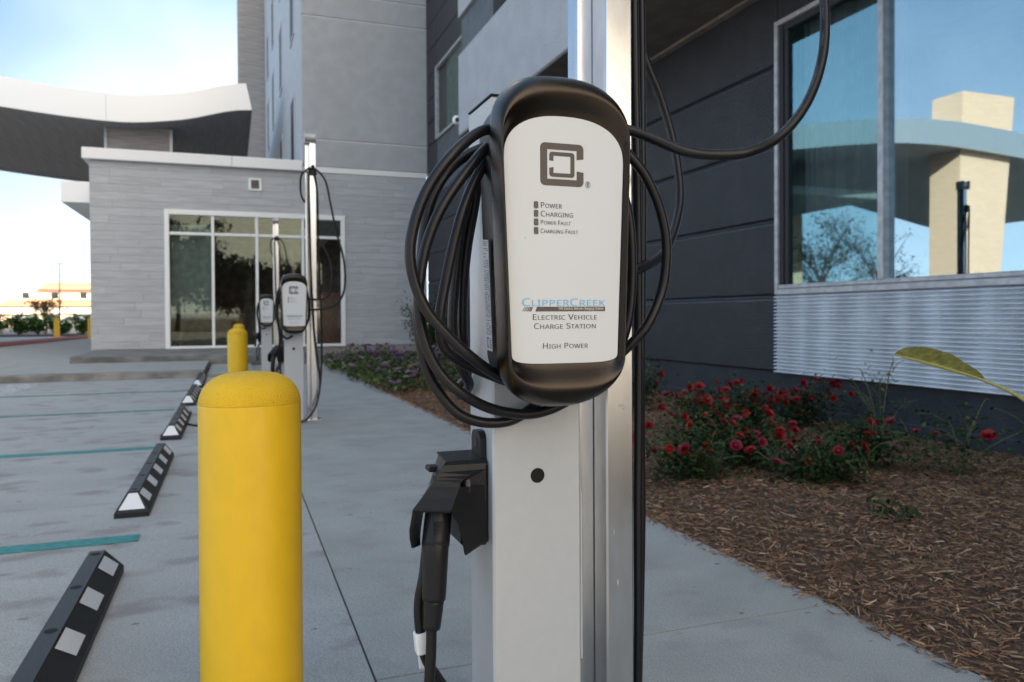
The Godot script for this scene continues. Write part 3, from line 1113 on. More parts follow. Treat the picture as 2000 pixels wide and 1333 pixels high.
func rose_bush(at: Vector3, rad: float, tall: float, n_leaf: int, n_flower: int, sd: int, label: String, sparse := false) -> void:
	var r := RandomNumberGenerator.new()
	r.seed = sd
	var t := thing("rose_bush", label, "rose bush", at, "rose bushes in the bark bed")
	var leaf := leaf_mesh()
	var places := []
	var colors := []
	var tips := []
	var st := begin(true)
	var n_stem := 11 if not sparse else 6
	for k in n_stem:
		var a := TAU * (k + r.randf_range(-0.3, 0.3)) / n_stem
		var reach := rad * r.randf_range(0.35, 1.0)
		var top := tall * r.randf_range(0.55, 1.0) * (1.15 - 0.35 * reach / rad)
		var pts := [V(0, -0.01, 0), V(cos(a) * reach * 0.3, top * 0.55, sin(a) * reach * 0.3), V(cos(a) * reach * 0.75, top * 0.95, sin(a) * reach * 0.75), V(cos(a) * reach, top, sin(a) * reach)]
		tube(st, pts, 0.0045, 5, 3, 0.002)
		tips.append(pts[3])
		for m in 3:
			var q: Vector3 = pts[1].lerp(pts[3], r.randf())
			var s := q + V(r.randf_range(-0.12, 0.12), r.randf_range(0.0, 0.12), r.randf_range(-0.12, 0.12)) * (rad / 0.35)
			tube(st, [q, (q + s) * 0.5 + V(0, 0.02, 0), s], 0.0025, 4, 2, 0.0015)
			tips.append(s)
	st.generate_normals()
	var stems := put_mesh("stems", st.commit(), M.stem, t)
	stems.position = Vector3.ZERO
	for i in n_leaf:
		var q: Vector3 = tips[r.randi_range(0, tips.size() - 1)]
		var base := q * r.randf_range(0.35, 1.05)
		base.y = q.y * r.randf_range(0.25, 1.1)
		var p := base + V(r.randfn(0, 0.05), r.randfn(0, 0.04), r.randfn(0, 0.05)) * (rad / 0.35)
		p.y = maxf(p.y, 0.005)
		var sz := r.randf_range(0.022, 0.042)
		var bs := Basis(Vector3.UP, r.randf() * TAU) * Basis(Vector3.RIGHT, r.randf_range(-0.9, 0.5)) * Basis(Vector3.BACK, r.randfn(0, 0.4))
		places.append(Transform3D(bs * Basis.from_scale(Vector3.ONE * sz), p))
		var f := r.randf_range(0.55, 1.3)
		var c := Color(0.021, 0.048, 0.015)
		if r.randf() < 0.12:
			c = Color(0.075, 0.085, 0.03)
		elif r.randf() < 0.06:
			c = Color(0.10, 0.06, 0.03)
		colors.append(Color(c.r * f, c.g * f, c.b * f))
	multi("leaves", leaf, places, colors, M.rose_leaf, t)
	var fm := flower_mesh()
	for i in n_flower:
		var q: Vector3 = tips[r.randi_range(0, tips.size() - 1)]
		var p := q * r.randf_range(0.8, 1.08) + V(r.randfn(0, 0.05), r.randf_range(0.0, 0.06), r.randfn(0, 0.05)) * (rad / 0.35)
		p.y = maxf(p.y, 0.05)
		var o := MeshInstance3D.new()
		o.name = "rose_flower"
		o.mesh = fm
		var kind := r.randf()
		o.material_override = M.petal_0 if kind < 0.5 else (M.petal_1 if kind < 0.82 else M.petal_2)
		t.add_child(o, true)
		o.transform = Transform3D(Basis(Vector3.UP, r.randf_range(-1.5, 1.0)) * Basis(Vector3.RIGHT, r.randf_range(0.3, 1.3)) * Basis(Vector3.UP, r.randf() * TAU) * Basis.from_scale(Vector3.ONE * r.randf_range(0.045, 0.078)), p)
		if r.randf() < 0.3:
			var c := MeshInstance3D.new()
			c.name = "flower_centre"
			var ball := SphereMesh.new()
			ball.radius = 0.06
			ball.height = 0.14
			ball.radial_segments = 8
			ball.rings = 4
			c.mesh = ball
			c.material_override = M.pollen
			c.position = V(0, 0.12, 0)
			o.add_child(c, true)


func make_plants() -> void:
	var spots := [
		[V(2.15, 0.03, -3.35), 0.30, 0.26, 1500, 14, "low rose bush with few red blooms nearest the black cable beside the walkway edge"],
		[V(2.62, 0.03, -3.55), 0.34, 0.30, 1900, 22, "dense rose bush with many bright red roses in mid front row of the bark bed"],
		[V(2.72, 0.03, -3.02), 0.30, 0.20, 1500, 14, "sprawling rose bush with pinkish red roses closest to the camera in the bark"],
		[V(2.95, 0.03, -4.35), 0.36, 0.36, 1900, 34, "rose bush thick with dark red roses behind the front row, before the charcoal wall"],
		[V(3.45, 0.03, -4.55), 0.36, 0.38, 1900, 36, "rose bush with crimson and magenta roses against the charcoal plinth"],
		[V(3.95, 0.03, -4.55), 0.30, 0.36, 1400, 32, "rose bush of massed magenta roses under the left end of the corrugated sheet"],
		[V(3.35, 0.03, -5.9), 0.34, 0.46, 1200, 10, "tall rose bush with two high red blooms left of the corrugated sheet"],
		[V(3.30, 0.03, -3.35), 0.34, 0.24, 1600, 5, "leafy rose bush with almost no roses to the right of the flowering rows"],
	]
	for i in spots.size():
		var s: Array = spots[i]
		rose_bush(s[0], s[1], s[2], s[3], s[4], 200 + i, s[5])
	rose_bush(V(3.62, 0.03, -2.98), 0.42, 0.42, 520, 5, 231, "straggly rose bush with bare twigs and four red roses under the yellow leaf", true)
	rose_bush(V(2.55, 0.02, -2.42), 0.16, 0.08, 90, 0, 232, "small green rose seedling alone in the front of the bark bed", true)
	rose_bush(V(3.85, 0.03, -3.75), 0.28, 0.55, 120, 0, 233, "nearly bare twiggy rose bush in front of the corrugated sheet", true)
	# purple flowering ground cover further along the bed
	var leaf := leaf_mesh()
	var fm := flower_mesh()
	var r := RandomNumberGenerator.new()
	var names := ["at the far end by the stone wing", "second from the stone wing at the walkway", "mid bed beside the walkway", "nearest the bark at the walkway", "against the charcoal wall near the wing", "against the charcoal wall mid far bed", "by the charcoal wall nearest the bark"]
	for k in 7:
		r.seed = 300 + k
		var at: Vector3 = [V(2.35, 0.03, -14.6), V(2.2, 0.03, -12.8), V(2.25, 0.03, -11.0), V(2.3, 0.03, -9.4), V(3.5, 0.03, -13.6), V(3.5, 0.03, -11.6), V(3.4, 0.03, -9.8)][k]
		var t := thing("flowering_ground_cover", "low green ground cover with mauve flowers " + names[k], "ground cover", at, "flowering ground cover in the far bed")
		var places := []
		var colors := []
		for i in 1500:
			var p := V(r.randf_range(-0.75, 0.75), 0, r.randf_range(-1.0, 1.0))
			var d := sqrt(pow(p.x / 0.75, 2.0) + pow(p.z / 1.0, 2.0))
			if d > 1.15:
				continue
			p.y = r.randf() * 0.40 * (1.15 - d * 0.7) * (0.7 + 0.3 * sin(p.x * 9.0) * sin(p.z * 7.0))
			places.append(Transform3D(Basis.from_euler(V(r.randf_range(-1, 1), r.randf() * TAU, r.randf_range(-0.6, 0.6))) * Basis.from_scale(Vector3.ONE * r.randf_range(0.05, 0.09)), p))
			var f := r.randf_range(0.6, 1.5)
			colors.append(Color(0.055 * f, 0.085 * f, 0.028 * f) if r.randf() < 0.8 else Color(0.13 * f, 0.13 * f, 0.05 * f))
		multi("leaves", leaf, places, colors, M.rose_leaf, t)
		places = []
		colors = []
		for i in 80:
			var p := V(r.randf_range(-0.7, 0.7), 0, r.randf_range(-0.95, 0.95))
			var d := sqrt(pow(p.x / 0.75, 2.0) + pow(p.z / 1.0, 2.0))
			if d > 1.0:
				continue
			p.y = 0.42 * (1.15 - d * 0.7) * (0.7 + 0.3 * sin(p.x * 9.0) * sin(p.z * 7.0)) * r.randf_range(0.8, 1.15)
			places.append(Transform3D(Basis.from_euler(V(r.randf_range(0, 0.8), r.randf() * TAU, 0)) * Basis.from_scale(Vector3.ONE * r.randf_range(0.05, 0.10)), p))
			var f := r.randf_range(0.7, 1.2)
			colors.append(Color(0.30 * f, 0.20 * f, 0.31 * f))
		multi("flower_clusters", fm, places, colors, M.rose_leaf, t)
	# open shrub in front of the stone wing
	shrub("evergreen_shrub", "open leafy shrub growing by the corner of the stone wing and charcoal wall", V(3.75, 0.03, -15.3), 0.75, 1.5, 2200, 340)
	# broad yellow leaf reaching into the picture from the right
	var t := thing("broad_leaf_plant", "broad leaf plant with one yellow green pointed leaf reaching in before the corrugated sheet", "plant", V(2.18, 0.03, -1.33))
	var st := begin(true)
	var tip := V(1.62, 0.775, -1.536)
	var foot := V(1.850, 0.703, -1.452)
	var axis := foot - tip
	var up := V(0.15, 0.86, 0.48).normalized()
	var across := axis.cross(up).normalized()
	up = across.cross(axis).normalized()
	var rings := []
	for i in 25:
		var f := i / 24.0
		var wid := 0.052 * pow(sin(PI * pow(f, 0.8)), 0.75) + 0.0006
		var mid := tip + axis * f + V(0, 0.003 * sin(PI * f), 0)
		var ring := PackedVector3Array()
		for k in 9:
			var s := (k - 4) / 4.0
			var wave := 0.003 * sin(f * 21.0 + s * 2.0) * absf(s)
			ring.append(mid + (V(-0.22, 0.78, 0.5).normalized() * maxf(s, 0.0) * 0.95 + V(0.1, -0.30, 0.75).normalized() * minf(s, 0.0) * -0.55) * wid + V(0, 0, 1) * wave)
		rings.append(ring)
	loft(st, rings, V(0, 0, 1), false)
	var blade := put("leaf_blade", st, M.canna_leaf, t)
	st = begin(true)
	tube(st, [tip, tip.lerp(foot, 0.5) + V(0, 0.004, 0.002), foot, V(1.94, 0.655, -1.418), V(2.04, 0.56, -1.381), V(2.11, 0.35, -1.36), V(2.18, 0.0, -1.33)], 0.0016, 8, 5, 0.009)
	put("leaf_stalk", st, M.leaf_rib, t)
	for k in 3:
		st = begin(true)
		var a := 0.4 + k * 0.55
		var dir := V(cos(a), 0, -sin(a) * 0.5)
		tube(st, [V(2.18, 0, -1.33), V(2.18, 0.25, -1.33) + dir * 0.05, V(2.18, 0.5 + 0.1 * k, -1.33) + dir * 0.2], 0.008, 6, 4, 0.004)
		put("leaf_stalk", st, M.leaf_rib, t)
		st = begin(true)
		rings = []
		for i in 13:
			var f := i / 12.0
			var wid := 0.06 * sin(PI * pow(f, 0.8)) + 0.001
			var mid := V(2.18, 0.5 + 0.1 * k, -1.33) + dir * (0.2 + 0.34 * f) + V(0, 0.16 * f - 0.14 * f * f, 0)
			var side := dir.cross(Vector3.UP).normalized()
			rings.append(PackedVector3Array([mid - side * wid + V(0, wid * 0.3, 0), mid, mid + side * wid + V(0, wid * 0.3, 0)]))
		loft(st, rings, Vector3.UP, false)
		put("leaf_blade", st, M.canna_leaf, t)


func shrub(called: String, label: String, at: Vector3, rad: float, tall: float, n: int, sd: int, size := 0.06, group := "", tint := Color(0.04, 0.075, 0.03)) -> Node3D:
	var r := RandomNumberGenerator.new()
	r.seed = sd
	var t := thing(called, label, "shrub", at, group)
	var st := begin(true)
	var tips := []
	for k in 9:
		var a := r.randf() * TAU
		var p := V(cos(a) * rad * r.randf_range(0.3, 0.9), tall * r.randf_range(0.5, 1.0), sin(a) * rad * r.randf_range(0.3, 0.9))
		tube(st, [V(0, -0.05, 0), p * 0.5 + V(0, tall * 0.1, 0), p], 0.02, 5, 3, 0.005)
		tips.append(p)
		tips.append(p * 0.7 + V(r.randfn(0, 0.1), 0, r.randfn(0, 0.1)))
	st.generate_normals()
	put_mesh("stems", st.commit(), M.bark, t).position = Vector3.ZERO
	var places := []
	var colors := []
	for i in n:
		var q: Vector3 = tips[r.randi_range(0, tips.size() - 1)]
		var p := q * r.randf_range(0.45, 1.05) + V(r.randfn(0, 0.13), r.randfn(0, 0.12), r.randfn(0, 0.13)) * rad
		p.y = maxf(p.y, 0.02)
		places.append(Transform3D(Basis.from_euler(V(r.randf_range(-1.2, 0.8), r.randf() * TAU, r.randf_range(-0.6, 0.6))) * Basis.from_scale(Vector3.ONE * size * r.randf_range(0.7, 1.4)), p))
		var f := r.randf_range(0.6, 1.5)
		colors.append(Color(tint.r * f, tint.g * f, tint.b * f))
	multi("leaves", leaf_mesh(), places, colors, M.rose_leaf, t)
	return t


func tree(label: String, at: Vector3, tall: float, rad: float, n: int, sd: int, size: float, tint: Color, group: String, bare := false) -> void:
	var r := RandomNumberGenerator.new()
	r.seed = sd
	var t := thing("broadleaf_tree" if not bare else "bare_tree", label, "tree", at, group)
	var st := begin(true)
	tube(st, [V(0, -0.1, 0), V(0.1, tall * 0.2, 0.05), V(-0.05, tall * 0.42, 0)], tall * 0.028, 8, 4, tall * 0.018)
	st.generate_normals()
	put_mesh("trunk", st.commit(), M.bark, t).position = Vector3.ZERO
	st = begin(true)
	var tips := []
	for k in 12:
		var a := TAU * k / 12.0 + r.randf_range(-0.3, 0.3)
		var y0 := tall * r.randf_range(0.28, 0.45)
		var out := rad * r.randf_range(0.5, 0.95)
		var p := V(cos(a) * out, tall * r.randf_range(0.45, 0.95), sin(a) * out)
		tube(st, [V(0, y0, 0), V(p.x * 0.4, lerpf(y0, p.y, 0.55), p.z * 0.4), p], tall * 0.011, 5, 3, tall * 0.003)
		tips.append(p)
		for m in 6:
			var q := p * r.randf_range(0.5, 1.0)
			q.y = lerpf(y0, p.y, r.randf_range(0.4, 1.0))
			var s := q + V(r.randfn(0, 0.25), r.randfn(0.1, 0.2), r.randfn(0, 0.25)) * rad
			tube(st, [q, (q + s) * 0.5, s], tall * 0.003, 4, 2, tall * 0.001)
			tips.append(s)
			if bare:
				for w in 4:
					var u := q.lerp(s, r.randf())
					tube(st, [u, u + V(r.randfn(0, 0.12), r.randfn(0.08, 0.1), r.randfn(0, 0.12)) * rad], tall * 0.0012, 3, 1, tall * 0.0006)
	st.generate_normals()
	put_mesh("limbs", st.commit(), M.bark, t).position = Vector3.ZERO
	var places := []
	var colors := []
	for i in n:
		var q: Vector3 = tips[r.randi_range(0, tips.size() - 1)]
		var p := q + V(r.randfn(0, 0.15), r.randfn(0, 0.12), r.randfn(0, 0.15)) * rad
		places.append(Transform3D(Basis.from_euler(V(r.randf_range(-1.3, 1.3), r.randf() * TAU, 0)) * Basis.from_scale(Vector3.ONE * size * r.randf_range(0.7, 1.4)), p))
		var f := r.randf_range(0.6, 1.4)
		colors.append(Color(tint.r * f, tint.g * f, tint.b * f))
	multi("crown", leaf_mesh(), places, colors, M.rose_leaf, t)


func make_trees() -> void:
	var dark := Color(0.035, 0.055, 0.022)
	var g := "trees mirrored in the wing's window"
	tree("tall dark tree behind the camera, leftmost mirrored in the wing window", V(-8.2, 0, 24), 8.2, 3.6, 6500, 501, 0.40, dark, g)
	tree("broad dark tree behind the camera mirrored in the first and second window bays", V(-3.8, 0, 25), 7.0, 3.6, 6500, 502, 0.40, dark, g)
	tree("lower dark tree behind the camera mirrored in the middle window bay", V(0.6, 0, 27), 5.0, 3.0, 5500, 503, 0.40, dark, g)
	tree("dark tree behind the camera at the right of the row, mirrored beside the hotel edge", V(4.2, 0, 30), 5.2, 2.8, 5000, 504, 0.40, dark, g)
	tree("olive tree behind the camera at the left edge of the lot, set further back", V(-13.0, 0, 27), 8.0, 3.6, 4500, 505, 0.40, Color(0.06, 0.075, 0.03), g)
	var b := "bare trees mirrored in the big window"
	tree("brown wintry tree beyond the canopy mirrored left of the window mullion", V(-21.8, 0, -34), 6.4, 3.0, 3000, 511, 0.16, Color(0.10, 0.065, 0.04), b, true)
	tree("thin bare tree beyond the canopy mirrored just right of the window mullion", V(-26.5, 0, -34.5), 5.4, 2.2, 700, 512, 0.15, Color(0.13, 0.085, 0.05), b, true)
	tree("small brown tree standing by the far lamp post left of the stone wing", V(-10.2, 0, -51), 2.4, 0.9, 500, 521, 0.16, Color(0.10, 0.09, 0.04), "")


# ---------------------------------------------------------------- far left background
func make_background() -> void:
	var hedge_names := ["at the left edge of the picture", "left of the far yellow bollard", "right behind the far yellow bollard", "right of the far yellow bollard", "beside the corner of the stone wing", "outside the left edge of the picture"]
	for k in 6:
		var x: float = [-10.9, -9.9, -9.0, -8.1, -7.1, -12.2][k]
		shrub("hedge_shrub", "clipped dark green hedge shrub " + hedge_names[k], V(x, 0.1, -43.5 - 0.3 * (k % 2)), 0.78, [1.0, 1.15, 0.95, 0.9, 1.1, 1.0][k], 1500, 600 + k, 0.13, "hedge shrubs beside the driveway", Color(0.05, 0.11, 0.03))
	# two tiered shops with tiled roofs in the sun
	var b := thing("shop_building", "sunlit cream shops with two tiers of orange tiled roof across the street", "building", V(-18, 0, -104))
	put("lower_wall", box_mesh(V(-28, 0, -112), V(-8, 2.4, -102)), M.cream_wall, b)
	put("fascia_board", box_mesh(V(-28.2, 1.45, -101.9), V(-7.8, 2.35, -101.6)), M.white_wall, b)
	var st := begin()
	quad(st, V(-25, 2.36, -101.2), V(-7.6, 2.36, -101.2), V(-8.2, 3.15, -103.5), V(-24.5, 3.15, -103.5), V(0, 1, 1))
	quad(st, V(-25, 2.36, -101.2), V(-7.6, 2.36, -101.2), V(-7.6, 2.36, -103.5), V(-25, 2.36, -103.5), Vector3.DOWN)
	put("lower_roof", st, M.roof_tile, b)
	put("upper_wall", box_mesh(V(-28, 2.4, -112), V(-8, 4.4, -104)), M.white_wall, b)
	st = begin()
	quad(st, V(-21.4, 4.38, -103.0), V(-7.8, 4.38, -103.0), V(-8.4, 5.3, -106.0), V(-20.8, 5.3, -106.0), V(0, 1, 1))
	quad(st, V(-21.4, 4.38, -103.0), V(-21.4, 4.38, -109.0), V(-20.8, 5.3, -106.0), V(-20.8, 5.3, -106.0), V(-1, 1, 0))
	put("upper_roof", st, M.roof_tile, b)
	for k in 6:
		var x := -26.5 + k * 3.0
		var win := put("shop_window", box_mesh(V(x, 0.3, -102.02), V(x + 1.8, 1.4, -101.95)), M.white_wall, b)
		put("pane", box_mesh(V(x + 0.1, 0.4, -101.96), V(x + 1.7, 1.3, -101.93)), M.dark_glass, win)
		put("upper_window", box_mesh(V(x + 0.4, 3.3, -104.02), V(x + 1.1, 4.0, -103.97)), M.dark_glass, b)
	var c := thing("shop_building", "low cream building further left along the street with a flat roof", "building", V(-36, 0, -108))
	put("wall", box_mesh(V(-46, 0, -114), V(-28.5, 4.2, -103)), M.cream_wall, c)
	put("parapet", box_mesh(V(-46.1, 4.2, -114.1), V(-28.4, 4.6, -102.9)), M.white_wall, c)
	for k in 4:
		put("shop_window", box_mesh(V(-44.5 + k * 4, 0.5, -103.01), V(-42 + k * 4, 2.6, -102.95)), M.dark_glass, c)
	car("white parked car beyond the hedge left of the far yellow bollard", V(-13.2, 0, -62), M.car_white)
	car("grey parked car beyond the hedge beside the far yellow bollard", V(-10.2, 0, -60), M.car_grey)
	# traffic lights and street lamp
	for k in 2:
		var x: float = [-11.48, -11.06][k]
		var t := thing("traffic_light", ["left traffic light with a reddish back on a thin pole over the parked cars", "dark right hand traffic light next to the street lamp pole"][k], "traffic light", V(x, 0, -55), "traffic lights at the far street")
		st = begin()
		box(st, V(x - 0.03, 0, -55.03), V(x + 0.03, 1.46, -54.97))
		put("pole", st, M.dark_metal, t)
		put("signal_head", box_mesh(V(x - 0.12, 1.46, -55.1), V(x + 0.12, 1.98, -54.9), 0.03), M.signal_red if k == 0 else M.dark_metal, t)
		for q in 3:
			put("signal_visor", box_mesh(V(x - 0.06, 1.53 + q * 0.15, -54.9), V(x + 0.06, 1.63 + q * 0.15, -54.86), 0.01), M.gasket, t)
	var lamp := thing("street_lamp", "tall thin street lamp with two short arms above the far hedge", "street lamp", V(-10.19, 0, -55))
	st = begin(true)
	tube(st, [V(-10.19, 0, -55), V(-10.19, 2, -55), V(-10.19, 4.35, -55)], 0.055, 8, 1, 0.03)
	put("pole", st, M.dark_metal, lamp)
	for s in [-1.0, 1.0]:
		put("lamp_head", box_mesh(V(-10.19 + s * 0.12 - 0.12, 4.33, -55.08), V(-10.19 + s * 0.12 + 0.12, 4.39, -54.92), 0.01), M.frame_metal, lamp)


func car(label: String, at: Vector3, paint: Material) -> void:
	var t := thing("parked_car", label, "car", at, "cars beyond the hedge")
	var st := begin()
	var prof := PackedVector2Array([Vector2(-1.0, 0.25), Vector2(1.0, 0.25), Vector2(1.05, 0.5), Vector2(1.0, 0.68), Vector2(0.62, 0.74), Vector2(0.36, 1.02), Vector2(-0.45, 1.04), Vector2(-0.82, 0.76), Vector2(-1.03, 0.7), Vector2(-1.06, 0.45)])
	var xf := Transform3D(Basis(), at)
	extrude(st, prof, -0.42, 0.42, xf)
	put("body", st, paint, t)
	st = begin()
	extrude(st, PackedVector2Array([Vector2(-0.7, 0.76), Vector2(0.53, 0.76), Vector2(0.32, 0.98), Vector2(-0.42, 1.0)]), -0.425, 0.425, xf)
	put("side_windows", st, M.dark_glass, t)
	for x in [-0.65, 0.65]:
		for z in [-0.36, 0.36]:
			st = begin(true)
			lathe(st, [Vector2(0, -0.09), Vector2(0.21, -0.09), Vector2(0.21, 0.09), Vector2(0, 0.09)], Vector3.ZERO, 16, Transform3D(Basis(Vector3.RIGHT, PI / 2), at + V(x, 0.21, z)))
			put("wheel", st, M.tyre, t)


# ---------------------------------------------------------------- charging stations
func super_outline(xc: float, w_top: float, w_bot: float, y_top: float, y_bot: float, b_top: float, b_bot: float, n_exp: float, n_bot: float) -> PackedVector2Array:
	var out := PackedVector2Array()
	var arc := 28
	for i in arc + 1:
		var a := PI * i / arc
		var c := cos(a)
		out.append(Vector2(xc + w_top * signf(c) * pow(absf(c), 2.0 / n_exp), y_top - b_top + b_top * pow(absf(sin(a)), 2.0 / n_exp)))
	for i in range(1, 8):
		var f := i / 8.0
		out.append(Vector2(xc - lerpf(w_top, w_bot, f), lerpf(y_top - b_top, y_bot + b_bot, f)))
	for i in arc + 1:
		var a := PI + PI * i / arc
		var c := cos(a)
		out.append(Vector2(xc + w_bot * signf(c) * pow(absf(c), 2.0 / n_bot), y_bot + b_bot - b_bot * pow(absf(sin(a)), 2.0 / n_bot)))
	for i in range(1, 8):
		var f := i / 8.0
		out.append(Vector2(xc + lerpf(w_bot, w_top, f), lerpf(y_bot + b_bot, y_top - b_top, f)))
	return out


func lift(poly: PackedVector2Array, z: float) -> PackedVector3Array:
	var out := PackedVector3Array()
	for p in poly:
		out.append(V(p.x, p.y, z))
	return out


func between(a: PackedVector2Array, b: PackedVector2Array, f: float, z: float) -> PackedVector3Array:
	var out := PackedVector3Array()
	for i in a.size():
		var p := a[i].lerp(b[i], f)
		out.append(V(p.x, p.y, z))
	return out


func round_rect(x0: float, y0: float, x1: float, y1: float, r: float, seg := 5) -> PackedVector2Array:
	var out := PackedVector2Array()
	for q in [[x1 - r, y1 - r, 0.0], [x0 + r, y1 - r, PI / 2], [x0 + r, y0 + r, PI], [x1 - r, y0 + r, PI * 1.5]]:
		for i in seg + 1:
			var a: float = q[2] + PI / 2 * i / seg
			out.append(Vector2(q[0] + cos(a) * r, q[1] + sin(a) * r))
	return out


# a squared letter C open to the right (or, mirrored, to the left), as one outline
func square_c(x0: float, y0: float, x1: float, y1: float, s: float, sv: float, arm: float, r: float, mirrored: bool) -> PackedVector2Array:
	var p := PackedVector2Array()
	p.append(Vector2(x1 - s, y1 - arm - (0.0 if mirrored else 0.0006)))
	p.append(Vector2(x1, y1 - arm + 0.0008))
	for i in 6:
		var a := PI / 2 * i / 5
		p.append(Vector2(x1 - r + cos(a) * r, y1 - r + sin(a) * r))
	for i in 6:
		var a := PI / 2 + PI / 2 * i / 5
		p.append(Vector2(x0 + r + cos(a) * r, y1 - r + sin(a) * r))
	for i in 6:
		var a := PI + PI / 2 * i / 5
		p.append(Vector2(x0 + r + cos(a) * r, y0 + r + sin(a) * r))
	for i in 6:
		var a := PI * 1.5 + PI / 2 * i / 5
		p.append(Vector2(x1 - r + cos(a) * r, y0 + r + sin(a) * r))
	p.append(Vector2(x1, y0 + arm - 0.0008))
	p.append(Vector2(x1 - s, y0 + arm + 0.0006))
	p.append(Vector2(x1 - s, y0 + sv))
	p.append(Vector2(x0 + s, y0 + sv))
	p.append(Vector2(x0 + s, y1 - sv))
	p.append(Vector2(x1 - s, y1 - sv))
	if mirrored:
		for i in p.size():
			p[i] = Vector2(x0 + x1 - p[i].x, p[i].y)
	return p


var font: SystemFont
const Z_PRINT := -1.0486


# flat print: capitals with the first letter of each word larger, fitted between two ends
func lettering(st: SurfaceTool, text: String, x0: float, x1: float, y: float, cap: float, small := 0.78, slant := 0.0) -> void:
	var runs := []
	for i in text.length():
		var ch := text[i]
		var is_cap := ch == ch.to_upper()
		var shown := ch.to_upper() if small < 1.0 else ch
		var k := 1.0 if is_cap or small >= 1.0 else small
		if runs.size() and is_equal_approx(runs[-1][1], k):
			runs[-1][0] += shown
		else:
			runs.append([shown, k])
	var px := 0.01
	var total := 0.0
	var widths := []
	for run in runs:
		var w: float = font.get_string_size(run[0], HORIZONTAL_ALIGNMENT_LEFT, -1, 64).x * px * run[1]
		widths.append(w)
		total += w
	var sx := (x1 - x0) / total
	var sy := cap / (64 * px * 0.714)
	var at := x0
	for i in runs.size():
		var shown: String = runs[i][0]
		if shown.strip_edges() != "":
			var t := TextMesh.new()
			t.font = font
			t.font_size = 64
			t.pixel_size = px
			t.depth = 0.0
			t.curve_step = 2.0
			t.text = shown
			t.horizontal_alignment = HORIZONTAL_ALIGNMENT_LEFT
			t.vertical_alignment = VERTICAL_ALIGNMENT_BOTTOM
			var k: float = runs[i][1]
			var lead := shown.length() - shown.lstrip(" ").length()
			var box_ := t.get_aabb()
			var shift: float = font.get_string_size(" ".repeat(lead), HORIZONTAL_ALIGNMENT_LEFT, -1, 64).x * px if lead else 0.0
			# glyph feet: capitals stand on the baseline, so the lowest point of an all-capital run is the baseline
			var base := box_.position.y
			if small >= 1.0:
				base = box_.position.y + 64 * px * 0.2
			var bs := Basis(V(sx * k, 0, 0), V(slant * sy * k, sy * k, 0), V(0, 0, 1))
			st.append_from(t, 0, Transform3D(bs, V(at - (0.0 if lead else 0.0) + shift * 0.0, y - base * sy * k, Z_PRINT)))
		at += widths[i] * sx


